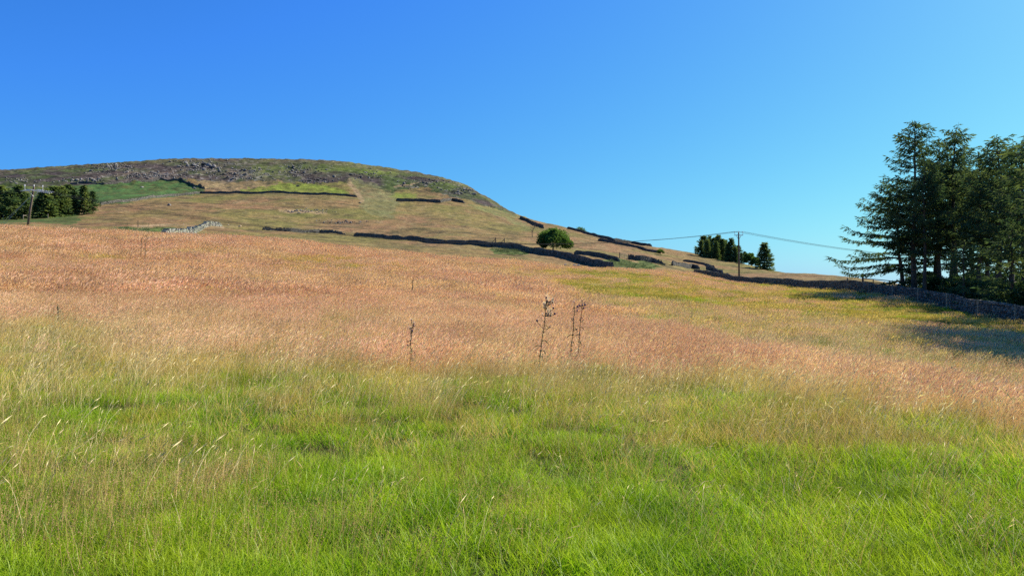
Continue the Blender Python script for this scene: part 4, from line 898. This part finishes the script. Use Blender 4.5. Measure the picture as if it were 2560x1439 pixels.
tree('oak_tree', 'lone round oak with a dense dark green crown behind the winding wall', 'tree', broadleaf_mesh(408, H*1.02, 94/F*q.y, 12500, .40, 17, .03), q)
q = hit(1651, 637, 225); tree('thorn_bush', 'small rounded thorn bush at the end of the skyline slope wall', 'bush', broadleaf_mesh(402, 2.3, 3.0, 900, .35, 7, .15), q)
q = hit(1450, 579, 380); tree('skyline_bush', 'low bush on the skyline just behind the wall', 'bush', broadleaf_mesh(403, 3.0, 6.5, 900, .5, 7, .05), q+Vector((0, 3, -.6)))
for px, Yd, ty, wd, lab in ((1872, 285, 628, 26, 'round broadleaved tree right of the far conifers'), (1888, 275, 637, 24, 'low broadleaved tree against the broad conical conifer')):
    q = at(px, Yd); H = (CY-ty)/F*q.y+EYE-q.z; tree('broadleaved_tree', lab, 'tree', broadleaf_mesh(int(px), H, wd/F*Yd*1.2, 2600, .6, 11, .1), q)
# leafless hawthorn left of the oak
q = hit(1331, 592, 230); g = random.Random(9); mb = MB()
def twigs(p, d, L, r, n):
    e = p+d*L; mb.tube([p, p.lerp(e, .5)+Vector((g.uniform(-.1, .1), g.uniform(-.1, .1), 0))*L, e], [r, r*.8, r*.55], 4, .5, False)
    if n:
        for _ in range(3): twigs(e, (d+Vector((g.gauss(0, .55), g.gauss(0, .55), g.gauss(.1, .35)))).normalized(), L*g.uniform(.6, .8), r*.6, n-1)
twigs(Vector((0, 0, -.2)), Vector((-.05, 0, 1)), 1.9, .14, 4)
hr = empty('bare_thorn_tree', q); tag(hr, 'thin bare thorn tree just left of the oak', 'tree'); mb.build('branches', M['bark_oak'], hr)
# shrubs in the shade under the larches
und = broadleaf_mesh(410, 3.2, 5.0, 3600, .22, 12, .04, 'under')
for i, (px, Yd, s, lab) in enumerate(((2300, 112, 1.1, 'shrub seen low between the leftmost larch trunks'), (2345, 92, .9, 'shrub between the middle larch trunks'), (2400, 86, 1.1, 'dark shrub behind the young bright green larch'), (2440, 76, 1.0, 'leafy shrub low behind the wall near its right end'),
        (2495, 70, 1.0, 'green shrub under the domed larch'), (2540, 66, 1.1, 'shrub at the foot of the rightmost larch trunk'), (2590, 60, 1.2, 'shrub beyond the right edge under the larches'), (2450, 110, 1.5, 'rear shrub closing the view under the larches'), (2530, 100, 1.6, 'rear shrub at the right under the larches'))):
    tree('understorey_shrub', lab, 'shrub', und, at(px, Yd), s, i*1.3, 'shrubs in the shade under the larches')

# ------------------------------------------------------------------ boulders
def rock_mesh(seed, mat='rock', flat=.6):
    import bmesh
    bm = bmesh.new(); bmesh.ops.create_icosphere(bm, subdivisions=2, radius=.5); g = random.Random(seed)
    pl = [(Vector((g.gauss(0, 1), g.gauss(0, 1), g.gauss(0, 1))).normalized(), g.uniform(.26, .42)) for _ in range(9)]
    for v in bm.verts:
        for n_, d_ in pl:
            e = v.co.dot(n_)-d_
            if e > 0: v.co -= n_*e*.92
        v.co.z *= flat
    me = bpy.data.meshes.new('boulder'); bm.to_mesh(me); bm.free(); me.materials.append(M[mat]); t = g.uniform(.3, .8)
    a = me.color_attributes.new('tint', 'FLOAT_COLOR', 'POINT'); a.data.foreach_set('color', np.tile([t, t, t, 1], len(me.vertices)).astype(np.float32)); return me
rocks = [rock_mesh(500+i, flat=random.uniform(.5, .85)) for i in range(8)]
# (centre px, py, half width, half height, number of boulders as objects, rubble pieces, size range, label, group)
CL = [(500, 416, 62, 15, 34, 260, (1.6, 3.6), 'the central hilltop scree', 'boulders in the central hilltop scree'),
      (280, 420, 60, 13, 26, 190, (1.4, 3.0), 'the upper left heather', 'boulders at the upper left of the hill'),
      (390, 441, 80, 7, 26, 330, (1.2, 2.6), 'the stones above the bracken', 'boulders above the bracken wall'),
      (200, 452, 60, 6, 18, 120, (1.2, 2.6), 'the stones above the left conifers', 'boulders above the left conifers'),
      (50, 452, 45, 7, 12, 50, (1.2, 2.6), 'the heath behind the leaning pole', 'boulders behind the leaning pole'),
      (600, 436, 70, 16, 26, 330, (1.2, 2.8), 'the brown stony slope', 'boulders on the brown stony slope'),
      (745, 425, 55, 16, 24, 150, (1.3, 3.0), 'the heather above the green bank', 'boulders above the bright green bank'),
      (790, 453, 40, 7, 16, 130, (1.0, 2.2), 'the scree touching the green bank', 'stones of the small pale scree'),
      (915, 438, 45, 12, 16, 70, (1.3, 3.2), 'the pale gully side', 'boulders beside the pale gully'),
      (1060, 455, 60, 16, 26, 170, (1.1, 2.6), 'the dark right hand slope', 'boulders on the right hand dark slope'),
      (1160, 478, 45, 12, 22, 150, (1.0, 2.4), 'the right shoulder of the hill', 'boulders on the right shoulder of the hill'),
      (860, 556, 75, 4, 14, 60, (.7, 1.4), 'the pasture rubble line', 'stones in the rubble line on the pasture'),
      (760, 528, 60, 6, 14, 110, (.8, 1.5), 'the bare pasture scar', 'stones in the bare scar')]
SV, SF, ST = [], [], []; sb = 0; g = random.Random(77)
base_me = [np.array([v.co[:] for v in m_.vertices]) for m_ in rocks]
low = MB(); low.box((0, 0, 0), (1, 1, .7), 0, .22, .5)
for cx_, cy_, hw, hh, nb, nrub, (s0, s1), lab, grp in CL:
    for i in range(nb):
        px, py = cx_+g.gauss(0, .5)*hw, cy_+g.gauss(0, .5)*hh; p = hit(px, py, 150); s = s0+(s1-s0)*g.random()**2
        sky_ = np.interp(px, [0, 250, 512, 768, 1024, 1150, 1220, 1280], [425, 409, 397, 399, 428, 457, 493, 531])
        if py < sky_+3: p = hit(px, sky_+4+g.random()*4, 150)
        o = link('boulder', rocks[g.randrange(8)], None, (p.x, p.y, g1(p.x, p.y)+.12*s)); o.scale = (s*g.uniform(.8, 1.3), s*g.uniform(.8, 1.2), s*g.uniform(.8, 1.25)); o.rotation_euler = (g.uniform(-.4, .4), g.uniform(-.4, .4), g.uniform(0, 6.28)); 
        q_ = (s-s0)/(s1-s0); size_ = 'biggest' if q_ > .75 else 'large' if q_ > .35 else 'middling' if q_ > .1 else 'small'
        hx = (px-cx_)/hw; vy = (py-cy_)/hh; hor = 'far left' if hx < -.6 else 'left' if hx < -.2 else 'middle' if hx < .2 else 'right' if hx < .6 else 'far right'
        tag(o, '%s boulder %s in the %s of %s' % (size_, 'high' if vy < -.25 else 'low' if vy > .25 else 'halfway up', hor, lab), 'boulder', grp)
    nrub = int(nrub*.62)
    if nrub:
        pxs = np.array([cx_+g.gauss(0, .55)*hw for _ in range(nrub)]); pys = np.array([cy_+g.gauss(0, .55)*hh for _ in range(nrub)])
        sk = np.interp(pxs, [0, 250, 512, 768, 1024, 1150, 1220, 1280], [425, 409, 397, 399, 428, 457, 493, 531]); pys = np.maximum(pys, sk+3)
        for px, py in zip(pxs, pys):
            p = hit(px, py, 150); s = s0*g.uniform(.3, .7); m_ = Matrix.Rotation(g.uniform(0, 6.28), 3, 'Z') @ Matrix.Rotation(g.uniform(-.6, .6), 3, 'X'); t = g.random()
            z = g1(p.x, p.y)+.1*s
            for v in low.v:
                q = m_ @ Vector((v[0]*s*g.uniform(.7, 1.2), v[1]*s*g.uniform(.7, 1.2), v[2]*s*g.uniform(.7, 1.1))); SV.append((p.x+q.x, p.y+q.y, z+q.z)); ST.append(t)
            SF += [[sb+k for k in f] for f in low.f]; sb += 8
tag(link('scree', mesh_np('scree', SV, np.array(SF), M['rock'], np.array(ST))), 'scattered grey scree and rubble over the upper hill', 'scree', kind='stuff')
# named rocks
for px, py, s, mi, mat, lab in ((512, 413, 5.6, 0, 'rock', 'biggest pale gritstone outcrop crowning the central scree'), (522, 416, 4.4, 3, 'rock', 'second outcrop block leaning right of the biggest one'), (492, 419, 4.0, 5, 'rock', 'flat outcrop block left of the biggest one'),
        (426, 405, 2.6, 2, 'rock', 'single pale boulder on the skyline left of the scree'), (835, 443, 3.6, 4, 'rock', 'large pale boulder in the heather above the green bank'), (1185, 487, 4.5, 1, 'rock', 'dark crag block on the steep right shoulder'),
        (355, 469, 2.4, 2, 'rock', 'pale boulder alone in the dark green bracken'), (484, 472, 3.0, 6, 'rock', 'pale boulder in the right corner of the bracken'), (423, 514, 2.0, 3, 'rock', 'pale boulder alone on the upper left pasture'),
        (600, 567, 1.4, 1, 'rock_tan', 'small whitish stone on the pasture right of the tumbled wall'), (571, 563, .8, 2, 'rock_tan', 'tiny pale stone between the tumbled wall and whitish stone'), (900, 508, 1.6, 5, 'rock', 'pale stone near the right end of the bank wall'),
        (745, 466, 3.0, 7, 'rock', 'dark boulder in the bright green bank')):
    p = hit(px, py, 110); o = link('boulder', rocks[mi], None, (p.x, p.y, g1(p.x, p.y)+.1*s)); o.scale = (s, s*.9, s*.8); o.rotation_euler = (0, .1, px); tag(o, lab, 'boulder')
    if mat != 'rock': me = rocks[mi].copy(); me.materials.clear(); me.materials.append(M[mat]); o.data = me
# sandy rock ledges breaking out below the crest on the left
for px, py, lx, lab in ((548, 599, 2.2, 'left sandy rock ledge breaking out of the bank'), (568, 600, 1.6, 'middle sandy rock ledge breaking out of the bank'), (592, 600, 1.9, 'right sandy rock ledge with a dark gap under it'), (530, 601, 1.6, 'smallest sandy ledge at the left end of the bank')):
    p = hit(px, py, 115); me = rock_mesh(int(px), 'rock_tan', .35); o = link('rock_ledge', me, None, (p.x, p.y, g1(p.x, p.y)+.22)); o.scale = (lx, 1.3, 1.1); tag(o, lab, 'rock', 'sandy ledges in the bank')
for px, py, lab in ((1413, 666, 'dark half buried stone left of the pair below the wall'), (1436, 667, 'left stone of the dark pair below the winding wall'), (1446, 667, 'right stone of the dark pair below the winding wall')):
    p = hit(px, py, 105); o = link('field_stone', rocks[2], None, (p.x, p.y, g1(p.x, p.y)+.25)); o.scale = (.8, .7, .9); tag(o, lab, 'stone')

# ------------------------------------------------------------------ thistles and dead stalks in the meadow
M['th_stem'] = solid_mat('thistle_stem', (0.035, 0.035, 0.02), (0.09, 0.085, 0.045), 20, .8, use_tint=False)
M['th_leaf'] = plant_mat('thistle_leaf', (0.03, 0.05, 0.02), (0.09, 0.11, 0.05), None, .2, 2.0)
M['th_head'] = plant_mat('thistle_head', (0.09, 0.05, 0.06), (0.26, 0.10, 0.20), None, .2, 3.0)
M['th_down'] = plant_mat('thistle_down', (0.62, 0.48, 0.40), (0.90, 0.76, 0.68), None, .5, 3.0, soft=1.2)
def head_mb(p, r, g):
    mb = MB(); mb.tube([p, p+Vector((0, 0, r*.35)), p+Vector((0, 0, r*1.2)), p+Vector((0, 0, r*1.9)), p+Vector((0, 0, r*2.2))], [r*.2, r*.8, r, r*.6, r*.25], 7)
    for i in range(14):
        a = i*2.4; z = r*(.3+1.5*i/14); d = Vector((math.cos(a), math.sin(a), .3)); b = p+Vector((0, 0, z))+d*r*.8; s = Vector((-d.y, d.x, 0))*r*.16
        mb.add([b-s, b+s, b+d*r*.75], [(0, 1, 2)], g.random())
    return mb
def thistle(label, px, Y, topy, seed, lean, heads, fluffy=0, leaves=9, tone=1.0, zb=None):
    g = random.Random(seed); q = at(px, Y); H = (CY-topy)/F*Y+EYE-q.z; root = empty('thistle', q); tag(root, label, 'thistle', 'tall thistles standing in the meadow')
    n = 8; pts = [Vector((lean*H*(i/n)+.012*g.uniform(-1, 1)*(i > 0), .02*g.uniform(-1, 1), H*i/n)) for i in range(n+1)]
    mb = MB(); mb.tube(pts, [.0085*(1-.5*i/n) for i in range(n+1)], 6)
    for i in range(40):      # spiny wings along the stem
        f = g.uniform(.1, .95)*n; k = min(int(f), n-1); b = pts[k].lerp(pts[k+1], f-k); a = g.uniform(0, 6.28); d = Vector((math.cos(a), math.sin(a), .4)); mb.add([b, b+Vector((0, 0, .02)), b+d*g.uniform(.015, .04)], [(0, 1, 2)])
    mb.build('stem', M['th_stem'], root)
    def sp_(f): f = f*n; k = min(int(f), n-1); return pts[k].lerp(pts[k+1], f-k)
    for i in range(leaves):
        f = .12+.6*i/leaves; b = sp_(f); a = i*2.4+g.uniform(-.4, .4); d = Vector((math.cos(a), math.sin(a), 0)); s = Vector((-d.y, d.x, 0)); L = g.uniform(.10, .20)*(1.2-f)
        mb = MB(); m = 6; prev = None; v = []; fs = []
        for k in range(m+1):
            t_ = k/m; c = b+d*L*t_+Vector((0, 0, L*(.7*t_-1.1*t_*t_))); wv = L*.16*(1-t_)*(1.6 if k % 2 else .6)+.003; v += [c-s*wv+Vector((0, 0, .01)), c, c+s*wv+Vector((0, 0, .01))]
        for k in range(m): fs += [(k*3, k*3+1, k*3+4, k*3+3), (k*3+1, k*3+2, k*3+5, k*3+4)]
        mb.add(v, fs, g.random()); mb.build('leaf', M['th_leaf'], root)
    for (f, dx, dy, dz, r, kind) in heads:
        b = sp_(f); e = b+Vector((dx, dy, dz)); mb = MB(); mb.tube([b, b.lerp(e, .5)+Vector((0, 0, -.015)), e], .0045, 5); mb.build('branch', M['th_stem'], root)
        h = head_mb(e-Vector((0, 0, .005)), r, g).build('flower_head', M['th_head'], root)
        if kind:
            V, Q, T = flecks(np.random.default_rng(g.randrange(9999)), np.array(e)[None]+np.array([0, 0, r*2.0])+np.random.default_rng(g.randrange(9999)).normal(size=(50, 3))*r*1.1, .02, .2, .8); me = mesh_np('seed_fluff', V, Q, M['th_down'], T); link('seed_fluff', me, h)
    return root
g = random.Random(3)
hd = [(.99, 0.0, 0, .03, .017, 1)]
for i in range(22):
    f = .78+.20*g.random(); hd.append((f, g.uniform(-.05, .12), g.uniform(-.07, .07), g.uniform(-.01, .05), g.uniform(.008, .013), 1))
hd += [(.78, .16, .02, .03, .018, 0), (.80, .13, -.05, .10, .017, 0), (.62, -.11, 0, .12, .018, 0), (.62, .10, .03, .02, .012, 0)]
thistle('tallest thistle with a fluffy cluster of pale seed heads', 1346, 12.4, 748, 31, .11, hd)
thistle('slender thistle with one dark head, left of the close pair', 1424, 13.2, 757, 32, .075, [(.985, 0, 0, .02, .012, 0), (.93, .06, 0, .01, .017, 0), (.88, .05, .02, .0, .015, 0), (.6, .06, .02, .02, .01, 0), (.75, -.03, 0, .03, .009, 0)], leaves=6)
thistle('slender thistle with a dark star of heads, right of the close pair', 1440, 13.0, 750, 33, .085, [(.99, 0, 0, .0, .011, 0), (.92, .05, 0, .01, .018, 0), (.92, -.04, 0, .0, .016, 0), (.89, .03, .04, -.01, .016, 0), (.91, .0, -.04, .02, .015, 0), (.7, .05, 0, .04, .01, 0)], leaves=6)
thistle('short dark thistle standing apart on the left of the others', 1024, 13.0, 800, 34, .05, [(.97, 0, 0, .02, .012, 1), (.90, .03, 0, .02, .014, 1), (.85, .03, .02, .02, .015, 0), (.82, -.03, 0, .0, .014, 1), (.78, .02, -.02, .0, .014, 0), (.55, -.06, 0, .03, .013, 0), (.45, -.05, 0, .04, .013, 0)], leaves=12)
def stalk(label, px, Y, topy, hook, seed):
    q = at(px, Y); H = (CY-topy)/F*Y+EYE-q.z; root = empty('dead_stalk', q); tag(root, label, 'dead stalk'); g = random.Random(seed); s = H/1.0
    pts = [Vector((0, 0, 0)), Vector((.02, 0, .5*H)), Vector((.04, 0, .85*H)), Vector((.10*s, 0, H)), Vector((.20*s, 0, .97*H)), Vector((.27*s, 0, .86*H))] if hook else [Vector((0, 0, 0)), Vector((.03, 0, .5*H)), Vector((0, 0, H))]
    mb = MB(); mb.tube(pts, [.018, .015, .013, .013, .012, .008][:len(pts)], 5); mb.build('stem', M['th_stem'], root)
    for i in range(6):
        f = g.uniform(.5, .95); b = Vector((.03, 0, H*f)); mb = MB(); a = g.uniform(0, 6.28); mb.tube([b, b+Vector((math.cos(a)*.08, math.sin(a)*.08, .06))], .007, 4); mb.build('twig', M['th_stem'], root)
stalk('dark hooked dead stalk on the left crest of the meadow', 352, 45, 588, True, 1)
stalk('dark straight dead stalk beside the hooked one on the crest', 362, 44, 598, False, 2)
stalk('dark hooked dead stalk in the middle of the pink grass', 1030, 33, 690, True, 3)
stalk('thin dead stalk at the left side of the pink grass', 143, 20, 765, False, 4)
stalk('tiny dead stalk on the crest right of centre left', 814, 60, 622, False, 5)
